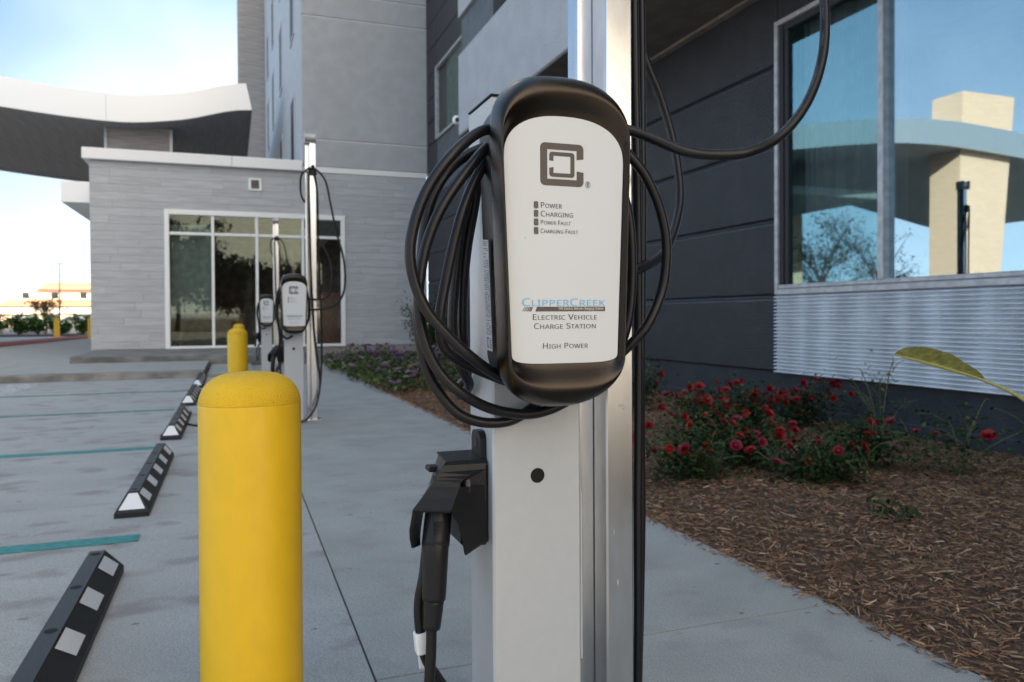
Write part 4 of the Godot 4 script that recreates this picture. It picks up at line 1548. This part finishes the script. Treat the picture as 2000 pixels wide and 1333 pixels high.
func make_stations() -> void:
	font = SystemFont.new()
	font.font_names = PackedStringArray(["Droid Sans"])
	var s := thing("charging_station", "nearest charging station, large in front: bronze black charger with white face on grey pedestal", "charging station", V(0.47, 0, -1.23), "charging stations along the walkway")
	# pedestal
	var ped := put("pedestal", box_mesh(V(0.393, 0.012, -1.295), V(0.5492, 1.235, -1.17), 0.0035), M.powder_coat, s)
	put("cap", box_mesh(V(0.3922, 1.2355, -1.2958), V(0.550, 1.2385, -1.1692), 0.001), M.black_plastic, ped)
	put("base_flange", box_mesh(V(0.345, 0.0, -1.33), V(0.565, 0.0115, -1.135), 0.003), M.galvanized, ped)
	put("door_panel", box_mesh(V(0.5493, 0.300, -1.29), V(0.5522, 0.582, -1.1712), 0.001), M.powder_coat, ped)
	var st := begin()
	lathe(st, [Vector2(0.0, 0.0), Vector2(0.0122, 0.0), Vector2(0.0122, 0.0008), Vector2(0.0108, 0.0008), Vector2(0.0108, 0.0003), Vector2(0.0, 0.0003)], Vector3.ZERO, 28, Transform3D(Basis(Vector3.RIGHT, PI / 2), V(0.4705, 0.6175, -1.1698)))
	put("knockout_hole_disc", st, M.hole_shade_black, ped)  # black disc on the face; the dark of the hole is painted, not cut
	st = begin()
	for x in [0.36, 0.55]:
		for z in [-1.315, -1.15]:
			lathe(st, [Vector2(0.011, 0.0117), Vector2(0.011, 0.021), Vector2(0.0, 0.021)], V(x, 0, z), 6)
	put("anchor_bolts", st, M.chrome, ped)
	# pole of two tubes
	var pole := put("support_pole", box_mesh(V(0.613, 0.013, -1.2505), V(0.6665, 2.36, -1.20), 0.003), M.galvanized, s)
	put("back_channel", box_mesh(V(0.5816, 0.013, -1.2895), V(0.6665, 2.36, -1.2510), 0.003), M.galvanized, pole)
	put("base_plate", box_mesh(V(0.57, 0.0, -1.33), V(0.70, 0.0125, -1.15), 0.002), M.galvanized, pole)
	st = begin()
	box(st, V(0.575, 2.36, -1.30), V(0.673, 2.366, -1.19), 0.001)
	box(st, V(0.575, 2.366, -1.30), V(0.579, 2.46, -1.19), 0.001)
	box(st, V(0.669, 2.366, -1.30), V(0.673, 2.46, -1.19), 0.001)
	box(st, V(0.579, 2.366, -1.30), V(0.669, 2.46, -1.296), 0.001)
	lathe(st, [Vector2(0.0, -0.044), Vector2(0.034, -0.044), Vector2(0.034, 0.044), Vector2(0.0, 0.044)], Vector3.ZERO, 20, Transform3D(Basis(Vector3.BACK, PI / 2), V(0.624, 2.415, -1.245)))
	put("retractor_bracket", st, M.frame_metal, pole)
	st = begin()
	extrude(st, PackedVector2Array([Vector2(0.608, 2.09), Vector2(0.672, 2.09), Vector2(0.650, 2.17), Vector2(0.630, 2.17)]), -1.20, -1.165)
	put("cable_clip", st, M.black_plastic, pole)
	for q in [[0.6405, 0.722, 0.006, 0.0035], [0.646, 0.716, 0.003, 0.002], [0.634, 0.41, 0.0016, 0.006], [0.627, 0.50, 0.0008, 0.005]]:
		st = begin()
		extrude(st, PackedVector2Array([Vector2(q[0] - q[2], q[1]), Vector2(q[0] - q[2] * 0.3, q[1] + q[3]), Vector2(q[0] + q[2] * 0.6, q[1] + q[3] * 0.7), Vector2(q[0] + q[2], q[1] - q[3] * 0.2), Vector2(q[0] + q[2] * 0.1, q[1] - q[3])]), -1.2001, -1.1997)
		put("scuff", st, M.scuffed_zinc, pole)
	make_charger(s)
	make_holster(s)
	copy(s, V(0.012, 0, -5.50), "middle charging station with a white faced charger, half hidden by the yellow bollard")
	copy(s, V(0.03, 0, -11.4), "farthest and smallest charging station, in front of the wing window")


func make_charger(s: Node3D) -> void:
	var o := super_outline(0.4685, 0.1075, 0.0985, 1.2437, 0.7425, 0.088, 0.084, 2.45, 2.4)
	var f := super_outline(0.4690, 0.0972, 0.0866, 1.1775, 0.8095, 0.066, 0.020, 2.4, 4.5)
	var st := begin(true)
	var rings := []
	rings.append(between(o, f, 0.12, -1.084))
	rings.append(between(o, f, 0.0, -1.081))
	rings.append(between(o, f, -0.005, -1.074))
	for q in [[0.015, -1.0700], [0.05, -1.0620], [0.11, -1.0535], [0.19, -1.0460], [0.28, -1.0400], [0.36, -1.0370], [0.43, -1.0360], [0.50, -1.0364], [0.60, -1.0387], [0.70, -1.0421], [0.80, -1.0460], [0.90, -1.0495], [1.0, -1.0512], [1.06, -1.0522]]:
		rings.append(between(o, f, q[0], q[1]))
	loft(st, rings, V(0.3, 0.3, 0.5))
	var c := put("charger", st, M.bronze_plastic, s)
	# flip check is by the first quad; rear housing reaches back to the pedestal
	st = begin(true)
	loft(st, [lift(super_outline(0.4685, 0.0960, 0.0850, 1.230, 0.762, 0.080, 0.070, 2.4, 2.4), -1.168), lift(super_outline(0.4685, 0.1000, 0.0905, 1.236, 0.752, 0.084, 0.078, 2.4, 2.4), -1.088), lift(super_outline(0.4685, 0.0995, 0.0900, 1.235, 0.753, 0.084, 0.078, 2.4, 2.4), -1.079), lift(super_outline(0.4685, 0.06, 0.06, 1.20, 0.80, 0.05, 0.05, 2.4, 2.4), -1.0785)], V(1, 0, 0))
	put("rear_housing", st, M.black_plastic, c)
	st = begin()
	extrude(st, f, -1.0535, -1.0492)
	put("faceplate", st, M.satin_white, c)
	st = begin()
	extrude(st, square_c(0.4286, 1.0739, 0.4989, 1.1372, 0.0112, 0.0098, 0.0225, 0.0075, false), -1.0492, Z_PRINT)
	extrude(st, square_c(0.4432, 1.0870, 0.4840, 1.1240, 0.0066, 0.0058, 0.0138, 0.0045, true), -1.0492, Z_PRINT)
	put("logo", st, M.print_brown, c)
	st = begin()
	lettering(st, "®", 0.5010, 0.5106, 1.0757, 0.0096, 1.0)
	put("registered_mark", st, M.print_brown, c)
	for k in 4:
		var y := 1.0443 - k * 0.01267
		st = begin()
		extrude(st, round_rect(0.4182, y - 0.0050, 0.4250, y + 0.0050, 0.0012, 2), -1.0492, -1.0482)
		var ind := put("indicator", st, M.indicator, c)
		st = begin()
		extrude(st, round_rect(0.4222, y + 0.0005, 0.4246, y + 0.0030, 0.0005, 1), -1.0482, -1.0480)
		extrude(st, round_rect(0.4224, y - 0.0038, 0.4246, y - 0.0018, 0.0005, 1), -1.0482, -1.0480)
		ind.set_meta("label", "")
		ind.remove_meta("label")
	st = begin()
	lettering(st, "Power", 0.4282, 0.4636, 1.0402, 0.0083)
	lettering(st, "Charging", 0.4282, 0.4820, 1.0275, 0.0083)
	lettering(st, "Power Fault", 0.4282, 0.4777, 1.0157, 0.0066)
	lettering(st, "Charging Fault", 0.4282, 0.4895, 1.0030, 0.0066)
	put("status_lettering", st, M.print_black, c)
	st = begin()
	lettering(st, "ClipperCreek", 0.3973, 0.5344, 0.8950, 0.0115, 0.80)
	extrude(st, PackedVector2Array([Vector2(0.4138, 0.8870), Vector2(0.4192, 0.8870), Vector2(0.4222, 0.8940), Vector2(0.4168, 0.8940)]), -1.0492, Z_PRINT)
	put("maker_lettering", st, M.print_blue, c)
	st = begin()
	extrude(st, PackedVector2Array([Vector2(0.4196, 0.8870), Vector2(0.5342, 0.8874), Vector2(0.5342, 0.8940), Vector2(0.4226, 0.8940)]), -1.0492, Z_PRINT)
	for k in 6:
		var x := 0.3996 + k * 0.00235
		var w := 0.0007 + 0.00022 * k
		extrude(st, PackedVector2Array([Vector2(x, 0.8872), Vector2(x + w, 0.8872), Vector2(x + w + 0.003, 0.8938), Vector2(x + 0.003, 0.8938)]), -1.0492, Z_PRINT)
	put("slogan_bar", st, M.print_brown, c)
	st = begin()
	lettering(st, "THE Electric Vehicle Charging Station", 0.4560, 0.5312, 0.8893, 0.0038, 1.0, 0.15)
	var slogan := put("slogan_lettering", st, M.print_white, c)
	slogan.position = V(0, 0, 0.0002)
	st = begin()
	lettering(st, "Electric Vehicle", 0.4141, 0.5212, 0.8747, 0.0082)
	lettering(st, "Charge Station", 0.4165, 0.5194, 0.8613, 0.0082)
	lettering(st, "High Power", 0.4302, 0.5055, 0.8318, 0.0082)
	put("model_lettering", st, M.print_black, c)
	# rating label on the left flank
	st = begin()
	var a := V(0.3672, 1.0, -1.1185)
	var uv := [Vector2(0, 0), Vector2(1, 0), Vector2(1, 1), Vector2(0, 1)]
	var ps := [V(0.3702, 1.000, -1.140), V(0.3702, 0.997, -1.1125), V(0.3765, 0.826, -1.1125), V(0.3765, 0.828, -1.140)]
	for i in [0, 1, 2, 0, 2, 3]:
		st.set_uv(uv[i])
		st.add_vertex(ps[i] + V(-0.0022, 0, 0))
	put("rating_label", st, M.sticker, c)
	st = begin()
	box(st, V(0.4040, 0.9935, -1.0492), V(0.4046, 0.9965, -1.0488))
	put("scuff", st, M.wood, c)


func make_holster(s: Node3D) -> void:
	var st := begin(true)
	# mounting box against the pedestal and the hood over the plug
	var h := put("connector_holster", box_mesh(V(0.345, 0.505, -1.285), V(0.3928, 0.640, -1.188), 0.006), M.black_plastic, s)
	st = begin()
	var shield := [[V(0.330, 0.647, -1.284), V(0.3925, 0.647, -1.284)], [V(0.322, 0.646, -1.197), V(0.390, 0.646, -1.197)], [V(0.317, 0.641, -1.190), V(0.390, 0.640, -1.190)], [V(0.308, 0.631, -1.186), V(0.384, 0.631, -1.187)], [V(0.303, 0.6245, -1.184), V(0.360, 0.6245, -1.179)], [V(0.300, 0.620, -1.183), V(0.346, 0.620, -1.175)], [V(0.296, 0.616, -1.1825), V(0.339, 0.6145, -1.1715)], [V(0.292, 0.611, -1.182), V(0.3365, 0.609, -1.1685)], [V(0.278, 0.595, -1.180), V(0.327, 0.594, -1.159)], [V(0.264, 0.5795, -1.178), V(0.318, 0.579, -1.150)], [V(0.2625, 0.5765, -1.1785), V(0.317, 0.576, -1.151)]]
	var left := [[V(0.322, 0.646, -1.197), V(0.333, 0.646, -1.284)], [V(0.292, 0.611, -1.182), V(0.318, 0.600, -1.284)], [V(0.263, 0.578, -1.178), V(0.302, 0.560, -1.272)], [V(0.2605, 0.562, -1.180), V(0.296, 0.547, -1.262)], [V(0.258, 0.545, -1.182), V(0.290, 0.530, -1.250)], [V(0.259, 0.530, -1.185), V(0.286, 0.518, -1.240)], [V(0.263, 0.514, -1.190), V(0.282, 0.508, -1.222)]]
	var right := [[V(0.3365, 0.609, -1.1685), V(0.386, 0.604, -1.1885)], [V(0.318, 0.578, -1.150), V(0.387, 0.572, -1.1885)], [V(0.322, 0.568, -1.149), V(0.387, 0.560, -1.1885)], [V(0.331, 0.553, -1.150), V(0.387, 0.545, -1.1885)], [V(0.337, 0.528, -1.152), V(0.387, 0.525, -1.1885)], [V(0.341, 0.508, -1.155), V(0.386, 0.513, -1.1885)], [V(0.343, 0.503, -1.157), V(0.384, 0.510, -1.1885)]]
	for sheet in [[shield, V(0.0, -0.0030, -0.0025)], [left, V(0.0032, -0.0006, 0.0)], [right, V(-0.001, 0.0, -0.003)]]:
		var rows: Array = sheet[0]
		var thick: Vector3 = sheet[1]
		var stack := []
		for row in rows:
			stack.append(PackedVector3Array([row[0], row[1], row[1] + thick, row[0] + thick]))
		loft(st, stack, -thick)
		for e in [0, rows.size() - 1]:
			var q: PackedVector3Array = stack[e]
			quad(st, q[0], q[1], q[2], q[3], Vector3.DOWN if e else Vector3.BACK)
	put("hood", st, M.black_plastic, h)
	put("latch", box_mesh(V(0.350, 0.585, -1.1885), V(0.358, 0.618, -1.176), 0.003), M.dark_metal, h)
	put("rear_fin", box_mesh(V(0.303, 0.622, -1.262), V(0.322, 0.631, -1.235), 0.002), M.black_plastic, h)
	st = begin()
	var tab := round_rect(-1.250, 0.628, -1.202, 0.690, 0.016, 6)
	extrude(st, tab, 0.3815, 0.3929, Transform3D(Basis(V(0, 0, 1), V(0, 1, 0), V(1, 0, 0)), Vector3.ZERO))
	put("mounting_tab", st, M.black_plastic, h)
	st = begin()
	lathe(st, [Vector2(0.009, 0.0), Vector2(0.009, 0.0006), Vector2(0.0062, 0.0006), Vector2(0.005, -0.0), Vector2(0.0, 0.0002)], Vector3.ZERO, 16, Transform3D(Basis(Vector3.BACK, PI / 2), V(0.3813, 0.670, -1.226)))
	put("tab_screw", st, M.gasket, h)


# ---------------------------------------------------------------- cables
func make_cables() -> void:
	var R := 0.0083
	var t := thing("charging_cable", "thick black charging cable coiled in loops round the nearest charger, plug hanging in its holster", "charging cable", V(0.47, 0, -1.13), "charging cables")
	var loops := [
		[V(0.445, 1.187, -1.128), V(0.391, 1.170, -1.118), V(0.351, 1.157, -1.10), V(0.306, 1.119, -1.085), V(0.267, 1.065, -1.085), V(0.245, 1.005, -1.085), V(0.242, 0.953, -1.085), V(0.262, 0.894, -1.085), V(0.300, 0.849, -1.085), V(0.341, 0.814, -1.092), V(0.389, 0.787, -1.122), V(0.443, 0.766, -1.135)],
		[V(0.440, 1.168, -1.140), V(0.385, 1.151, -1.130), V(0.338, 1.104, -1.115), V(0.297, 1.047, -1.11), V(0.273, 0.993, -1.11), V(0.261, 0.940, -1.11), V(0.259, 0.895, -1.11), V(0.267, 0.843, -1.11), V(0.290, 0.797, -1.11), V(0.326, 0.763, -1.11), V(0.376, 0.737, -1.122), V(0.434, 0.725, -1.13), V(0.482, 0.731, -1.135), V(0.532, 0.752, -1.14)],
		[V(0.446, 1.161, -1.150), V(0.392, 1.142, -1.145), V(0.361, 1.101, -1.138), V(0.334, 1.044, -1.13), V(0.318, 0.989, -1.13), V(0.304, 0.926, -1.13), V(0.296, 0.879, -1.13), V(0.302, 0.837, -1.135), V(0.323, 0.816, -1.14), V(0.360, 0.797, -1.15), V(0.412, 0.776, -1.155)],
		[V(0.409, 1.162, -1.158), V(0.348, 1.133, -1.15), V(0.310, 1.100, -1.14), V(0.286, 1.057, -1.14), V(0.276, 1.012, -1.14), V(0.268, 0.942, -1.14), V(0.264, 0.879, -1.14), V(0.276, 0.805, -1.14), V(0.298, 0.762, -1.14), V(0.327, 0.730, -1.14), V(0.368, 0.714, -1.142), V(0.414, 0.714, -1.145), V(0.455, 0.733, -1.15), V(0.490, 0.761, -1.155)],
		[V(0.372, 1.130, -1.19), V(0.365, 1.080, -1.205), V(0.356, 1.015, -1.22), V(0.345, 0.930, -1.22), V(0.341, 0.862, -1.22), V(0.349, 0.807, -1.22), V(0.375, 0.766, -1.24), V(0.376, 0.740, -1.30)],
		[V(0.382, 1.117, -1.20), V(0.380, 1.064, -1.22), V(0.369, 0.998, -1.225), V(0.363, 0.930, -1.23), V(0.361, 0.862, -1.23), V(0.368, 0.819, -1.24), V(0.380, 0.776, -1.27), V(0.375, 0.756, -1.31)],
		[V(0.590, 1.181, -1.140), V(0.618, 1.146, -1.125), V(0.647, 1.111, -1.12), V(0.674, 1.057, -1.12), V(0.686, 0.997, -1.12), V(0.679, 0.929, -1.12), V(0.651, 0.869, -1.118), V(0.625, 0.837, -1.125), V(0.592, 0.800, -1.145), V(0.532, 0.752, -1.14)],
		[V(0.594, 1.152, -1.150), V(0.618, 1.094, -1.15), V(0.632, 1.043, -1.15), V(0.637, 0.973, -1.15), V(0.633, 0.895, -1.15), V(0.617, 0.834, -1.15), V(0.590, 0.783, -1.15)],
	]
	var st := begin(true)
	for l in loops:
		tube(st, l, R, 14, 7)
	put("cable_coil", st, M.cable, t)
	st = begin(true)
	tube(st, [V(0.2925, 0.397, -1.180), V(0.291, 0.344, -1.18), V(0.288, 0.296, -1.18), V(0.286, 0.207, -1.18), V(0.300, 0.13, -1.18), V(0.330, 0.115, -1.20), V(0.347, 0.17, -1.22), V(0.342, 0.234, -1.22), V(0.315, 0.281, -1.22), V(0.291, 0.323, -1.21), V(0.282, 0.366, -1.21), V(0.279, 0.416, -1.21), V(0.288, 0.465, -1.21), V(0.307, 0.52, -1.25), V(0.34, 0.55, -1.295), V(0.40, 0.575, -1.313), V(0.45, 0.66, -1.313)], 0.0085, 14, 6)
	put("hanging_cable", st, M.plain_cable, t)
	st = begin(true)
	tube(st, [V(0.3235, 0.615, -1.215), V(0.311, 0.57, -1.20), V(0.301, 0.515, -1.186)], 0.0205, 20, 5, 0.0225)
	var plug := put("connector_plug", st, M.black_plastic, t)
	st = begin(true)
	tube(st, [V(0.3015, 0.520, -1.187), V(0.300, 0.505, -1.182), V(0.2985, 0.47, -1.181), V(0.2965, 0.432, -1.18)], 0.0218, 22, 5, 0.0188)
	put("handle", st, M.black_plastic, plug)
	st = begin(true)
	tube(st, [V(0.2965, 0.432, -1.18), V(0.295, 0.41, -1.18), V(0.2927, 0.386, -1.18)], 0.0165, 20, 3, 0.0135)
	put("strain_relief", st, M.black_plastic, plug)
	for k in 9:
		var c := V(0.3040 - k * 0.0003, 0.555 - k * 0.0034, -1.1725 + k * 0.0004)
		put("grip_rib", box_mesh(c + V(-0.008, -0.0008, -0.004), c + V(0.006, 0.0008, 0.0015)), M.black_plastic, plug)
	st = begin()
	box(st, V(-0.011, -0.035, -0.0108), V(0.010, 0.0, 0.0108), 0.002, Transform3D(Basis(Vector3.BACK, 0.10), V(0.2815, 0.371, -1.21)))
	box(st, V(-0.0085, -0.06, -0.0015), V(0.0085, -0.035, 0.0015), 0.0005, Transform3D(Basis(Vector3.BACK, 0.10), V(0.2815, 0.371, -1.21)))
	put("cable_tag", st, M.tag_white, t)
	# cord that climbs the pole to the retractor and hangs from it
	var c := thing("retractor_cable", "long black cable swinging out right of the nearest charger and running down its pole", "cable", V(0.69, 0, -1.22), "cables hung from the poles")
	st = begin(true)
	tube(st, [V(0.575, 1.195, -1.135), V(0.622, 1.184, -1.12), V(0.658, 1.167, -1.10), V(0.698, 1.148, -1.08), V(0.751, 1.144, -1.07), V(0.804, 1.150, -1.06), V(0.866, 1.179, -1.06), V(0.919, 1.232, -1.06), V(0.961, 1.302, -1.07), V(0.983, 1.379, -1.08), V(0.995, 1.49, -1.10), V(0.985, 1.68, -1.12), V(0.92, 1.90, -1.14), V(0.78, 2.06, -1.16), V(0.65, 2.13, -1.172)], 0.0085, 14, 6)
	put("swinging_loop", st, M.cable, c)
	st = begin(true)
	tube(st, [V(0.652, 2.12, -1.178), V(0.675, 1.95, -1.21), V(0.680, 1.747, -1.22), V(0.682, 1.537, -1.22), V(0.683, 1.355, -1.22), V(0.686, 1.172, -1.22), V(0.688, 0.988, -1.22), V(0.688, 0.711, -1.22), V(0.686, 0.526, -1.22), V(0.686, 0.340, -1.22), V(0.682, 0.154, -1.215), V(0.67, 0.05, -1.17), V(0.62, 0.015, -1.10), V(0.56, 0.010, -1.08)], 0.0082, 12, 6)
	tube(st, [V(0.655, 2.12, -1.19), V(0.700, 1.95, -1.23), V(0.706, 1.761, -1.235), V(0.705, 1.501, -1.235), V(0.706, 1.316, -1.235), V(0.706, 1.083, -1.235), V(0.704, 0.896, -1.235), V(0.701, 0.708, -1.235), V(0.702, 0.521, -1.235), V(0.698, 0.332, -1.235), V(0.693, 0.144, -1.235), V(0.68, 0.06, -1.20), V(0.63, 0.02, -1.12), V(0.57, 0.012, -1.06)], 0.0075, 12, 6)
	put("pole_cable", st, M.cable, c)
	st = begin(true)
	tube(st, [V(0.655, 2.11, -1.25), V(0.70, 1.80, -1.32), V(0.745, 1.517, -1.33), V(0.763, 1.400, -1.33), V(0.802, 1.313, -1.33), V(0.825, 1.222, -1.32), V(0.827, 1.127, -1.30), V(0.807, 1.064, -1.28), V(0.763, 1.001, -1.25), V(0.699, 0.969, -1.215), V(0.600, 0.943, -1.16)], 0.0085, 14, 6)
	put("rear_loop", st, M.cable, c)
	# the same on the middle station, hanging differently, then on the farthest
	var d := thing("charging_cable", "black charging cable coiled round the middle charger and looped up its pole", "charging cable", V(0.48, 0, -6.6), "charging cables")
	st = begin(true)
	tube(st, [V(0.44, 1.19, -6.62), V(0.409, 1.18, -6.62), V(0.359, 1.10, -6.62), V(0.340, 1.001, -6.62), V(0.346, 0.868, -6.62), V(0.378, 0.753, -6.62), V(0.423, 0.705, -6.62), V(0.470, 0.728, -6.63)], 0.009, 8, 5)
	tube(st, [V(0.44, 1.17, -6.65), V(0.374, 1.079, -6.66), V(0.350, 0.945, -6.66), V(0.361, 0.810, -6.66), V(0.372, 0.70, -6.66), V(0.36, 0.60, -6.68)], 0.012, 8, 5)
	tube(st, [V(0.58, 1.15, -6.65), V(0.605, 1.0, -6.64), V(0.60, 0.86, -6.64), V(0.55, 0.76, -6.64)], 0.010, 8, 5)
	tube(st, [V(0.36, 0.47, -6.69), V(0.33, 0.36, -6.67), V(0.34, 0.22, -6.66), V(0.37, 0.33, -6.70), V(0.375, 0.60, -6.74)], 0.009, 8, 5)
	tube(st, [V(0.33, 0.60, -6.70), V(0.315, 0.53, -6.67), V(0.31, 0.43, -6.67)], 0.022, 10, 3, 0.016)
	put("cable_coil", st, M.plain_cable, d)
	st = begin(true)
	for l in [
		[V(0.638, 2.157, -6.66), V(0.741, 2.047, -6.62), V(0.786, 1.837, -6.6), V(0.832, 1.605, -6.6), V(0.888, 1.392, -6.6), V(0.902, 1.217, -6.6), V(0.886, 1.080, -6.6), V(0.827, 0.992, -6.6), V(0.732, 0.953, -6.6), V(0.600, 0.944, -6.62)],
		[V(0.638, 2.138, -6.66), V(0.618, 2.078, -6.675), V(0.622, 1.694, -6.68), V(0.628, 1.310, -6.68), V(0.640, 1.001, -6.68), V(0.655, 0.731, -6.68), V(0.685, 0.440, -6.66), V(0.689, 0.285, -6.64), V(0.650, 0.131, -6.6), V(0.574, 0.029, -6.58), V(0.50, 0.010, -6.58)],
		[V(0.650, 2.14, -6.67), V(0.687, 1.95, -6.70), V(0.692, 1.504, -6.70), V(0.705, 1.118, -6.68), V(0.711, 0.730, -6.66), V(0.703, 0.420, -6.65), V(0.689, 0.275, -6.642)],
		[V(0.628, 2.147, -6.67), V(0.565, 2.095, -6.72), V(0.553, 2.017, -6.74), V(0.560, 1.922, -6.745), V(0.59, 1.86, -6.75)],
		[V(0.69, 1.56, -6.70), V(0.741, 1.471, -6.68), V(0.788, 1.355, -6.66), V(0.801, 1.218, -6.65), V(0.777, 1.081, -6.65), V(0.709, 1.032, -6.65), V(0.600, 1.041, -6.66)],
	]:
		tube(st, l, 0.0088, 8, 5)
	put("pole_loops", st, M.plain_cable, d)
	copy(d, V(0.02, 0, -5.9), "thin black charging cable on the farthest, smallest charger and pole")


# ---------------------------------------------------------------- bollards and wheel stops
func make_bollards() -> void:
	var r := 0.0945
	var b := thing("bollard", "nearest yellow bollard with rough domed top, large at the left of the near charger", "bollard", V(0.031, 0, -1.5625), "yellow bollards")
	var st := begin(true)
	lathe(st, [Vector2(r + 0.0004, 0.0), Vector2(r, 0.02), Vector2(r, 0.714), Vector2(r - 0.001, 0.7175), Vector2(0.0, 0.7175)], b.position, 64)
	put("sleeve", st, M.yellow_sleeve, b)
	st = begin(true)
	var dome := []
	for i in 15:
		var a := PI / 2 * i / 14.0
		dome.append(Vector2(maxf((r - 0.0005) * pow(cos(a), 0.62), 0.0) if i < 14 else 0.0, 0.7178 + 0.0585 * pow(sin(a), 1.1)))
	lathe(st, dome, b.position, 72)
	put("dome_cap", st, M.yellow_dome, b)
	copy(b, V(0.015, 0, -6.45), "second yellow bollard, just above the nearest one beside the middle charger")
	copy(b, V(0.075, 0, -12.6), "third yellow bollard whose narrow top peeps over the second one")
	copy(b, V(-6.36, 0.06, -32.0), "far yellow bollard by the red kerb left of the stone wing").scale = V(1.05, 1.12, 1.05)
	copy(b, V(-5.46, 0.06, -33.6), "far yellow bollard mostly hidden by the corner of the stone wing").scale = V(1.05, 1.12, 1.05)


func make_wheel_stops() -> void:
	var L := 1.55
	var w := thing("wheel_stop", "nearest black rubber wheel stop with white patches at the lower left corner", "wheel stop", V(-0.432, 0, -2.18), "rubber wheel stops of the parking stalls")
	var hw := 0.070
	var tw := 0.023
	var H := 0.102
	var st := begin()
	var ring := func(z: float, k: float, y: float) -> PackedVector3Array:
		return PackedVector3Array([V(-hw, 0.001, z), V(-hw, 0.022, z), V(-lerpf(hw, tw, k), y, z), V(lerpf(hw, tw, k), y, z), V(hw, 0.022, z), V(hw, 0.001, z)])
	var z0 := L / 2
	var rings := []
	for q in [[-z0, 0.0, 0.0225], [-z0 + 0.075, 1.0, H], [z0 - 0.075, 1.0, H], [z0, 0.0, 0.0225]]:
		var rr: PackedVector3Array = ring.call(q[0], q[1], q[2])
		for i in rr.size():
			rr[i] += w.position
		rings.append(rr)
	loft(st, rings, V(-1, 0, 0), false)
	for e in [0, 3]:
		var q: PackedVector3Array = rings[e]
		quad(st, q[0], q[1], q[4], q[5], V(0, 0, -1 if e == 0 else 1))
	var body := put("body", st, M.rubber, w)
	# patches lie on the sloped flanks and end faces
	for side in [-1.0, 1.0]:
		for k in 5:
			var zc := -0.625 + k * 0.312
			st = begin()
			var f := func(t: float, z: float) -> Vector3:
				return w.position + V(side * (lerpf(hw, tw, t) + 0.0012), lerpf(0.022, H, t) + 0.0008, z)
			var lean := 0.075
			quad(st, f.call(0.24, zc - 0.066 - lean * 0.5), f.call(0.24, zc + 0.066 - lean * 0.5), f.call(0.92, zc + 0.066 + lean * 0.5), f.call(0.92, zc - 0.066 + lean * 0.5), V(side, 0.5, 0))
			put("reflective_patch", st, M.reflective_white, w)
	for e in [-1.0, 1.0]:
		st = begin()
		var g := func(x: float, t: float) -> Vector3:
			return w.position + V(x, lerpf(0.0225, H, t) + 0.0006, e * (lerpf(z0, z0 - 0.075, t) + 0.0012))
		quad(st, g.call(-0.053, 0.14), g.call(0.053, 0.14), g.call(0.018, 0.90), g.call(-0.018, 0.90), V(0, 0.3, e))
		put("reflective_patch", st, M.reflective_white, w)
	for z in [-0.66, -0.33, 0.0, 0.33, 0.66]:
		st = begin()
		lathe(st, [Vector2(0.0155, 0.0003), Vector2(0.0155, 0.0006), Vector2(0.0, 0.0006)], w.position + V(0, H, z), 18)
		put("bolt_hole_disc", st, M.hole_shade_black, w)  # flat black disc on the top, painting the shade of a bolt hole
	var names := ["second black and white wheel stop, with its white end towards the camera", "third wheel stop, partly crossed by a thin black cord", "fourth small wheel stop with a white end face, left of the yellow bollard top", "farthest wheel stop, a dark bump before the raised kerb"]
	for k in 4:
		copy(w, V(0.006, 0, [-2.34, -4.62, -6.90, -9.0][k]), names[k])


func make_small_things() -> void:
	var cord := begin(true)
	tube(cord, [V(-0.50, 0.012, -6.20), V(-0.485, 0.02, -6.35), V(-0.47, 0.04, -6.62), V(-0.44, 0.07, -6.85), V(-0.40, 0.06, -6.80), V(-0.34, 0.02, -6.72), V(-0.2, 0.010, -6.66), V(0.2, 0.010, -6.6), V(0.45, 0.010, -6.58)], 0.009, 8, 6)
	var o := put("loose_cord", cord, M.plain_cable)
	tag(o, "thin black cord lying over the third wheel stop towards the middle charger", "cord")
	# security camera at the end of the stucco storeys
	var c := thing("security_camera", "small white dome security camera on the stucco corner above the hanging cables", "security camera", V(3.34, 3.965, -11.62))
	var st := begin(true)
	lathe(st, [Vector2(0, -0.075), Vector2(0.04, -0.064), Vector2(0.064, -0.04), Vector2(0.075, 0.0), Vector2(0.064, 0.04), Vector2(0.04, 0.064), Vector2(0, 0.075)], c.position, 20)
	put("housing", st, M.white_metal, c)
	st = begin(true)
	lathe(st, [Vector2(0, 0.0), Vector2(0.035, 0.0), Vector2(0.035, 0.012), Vector2(0.0, 0.020)], Vector3.ZERO, 16, Transform3D(Basis(Vector3.RIGHT, PI / 2), c.position + V(-0.015, -0.01, 0.065)))
	put("lens", st, M.indicator, c)
	st = begin(true)
	tube(st, [c.position, c.position + V(0.1, 0.0, 0.02), c.position + V(0.16, 0.0, 0.075)], 0.035, 12, 3)
	put("bracket", st, M.white_metal, c)
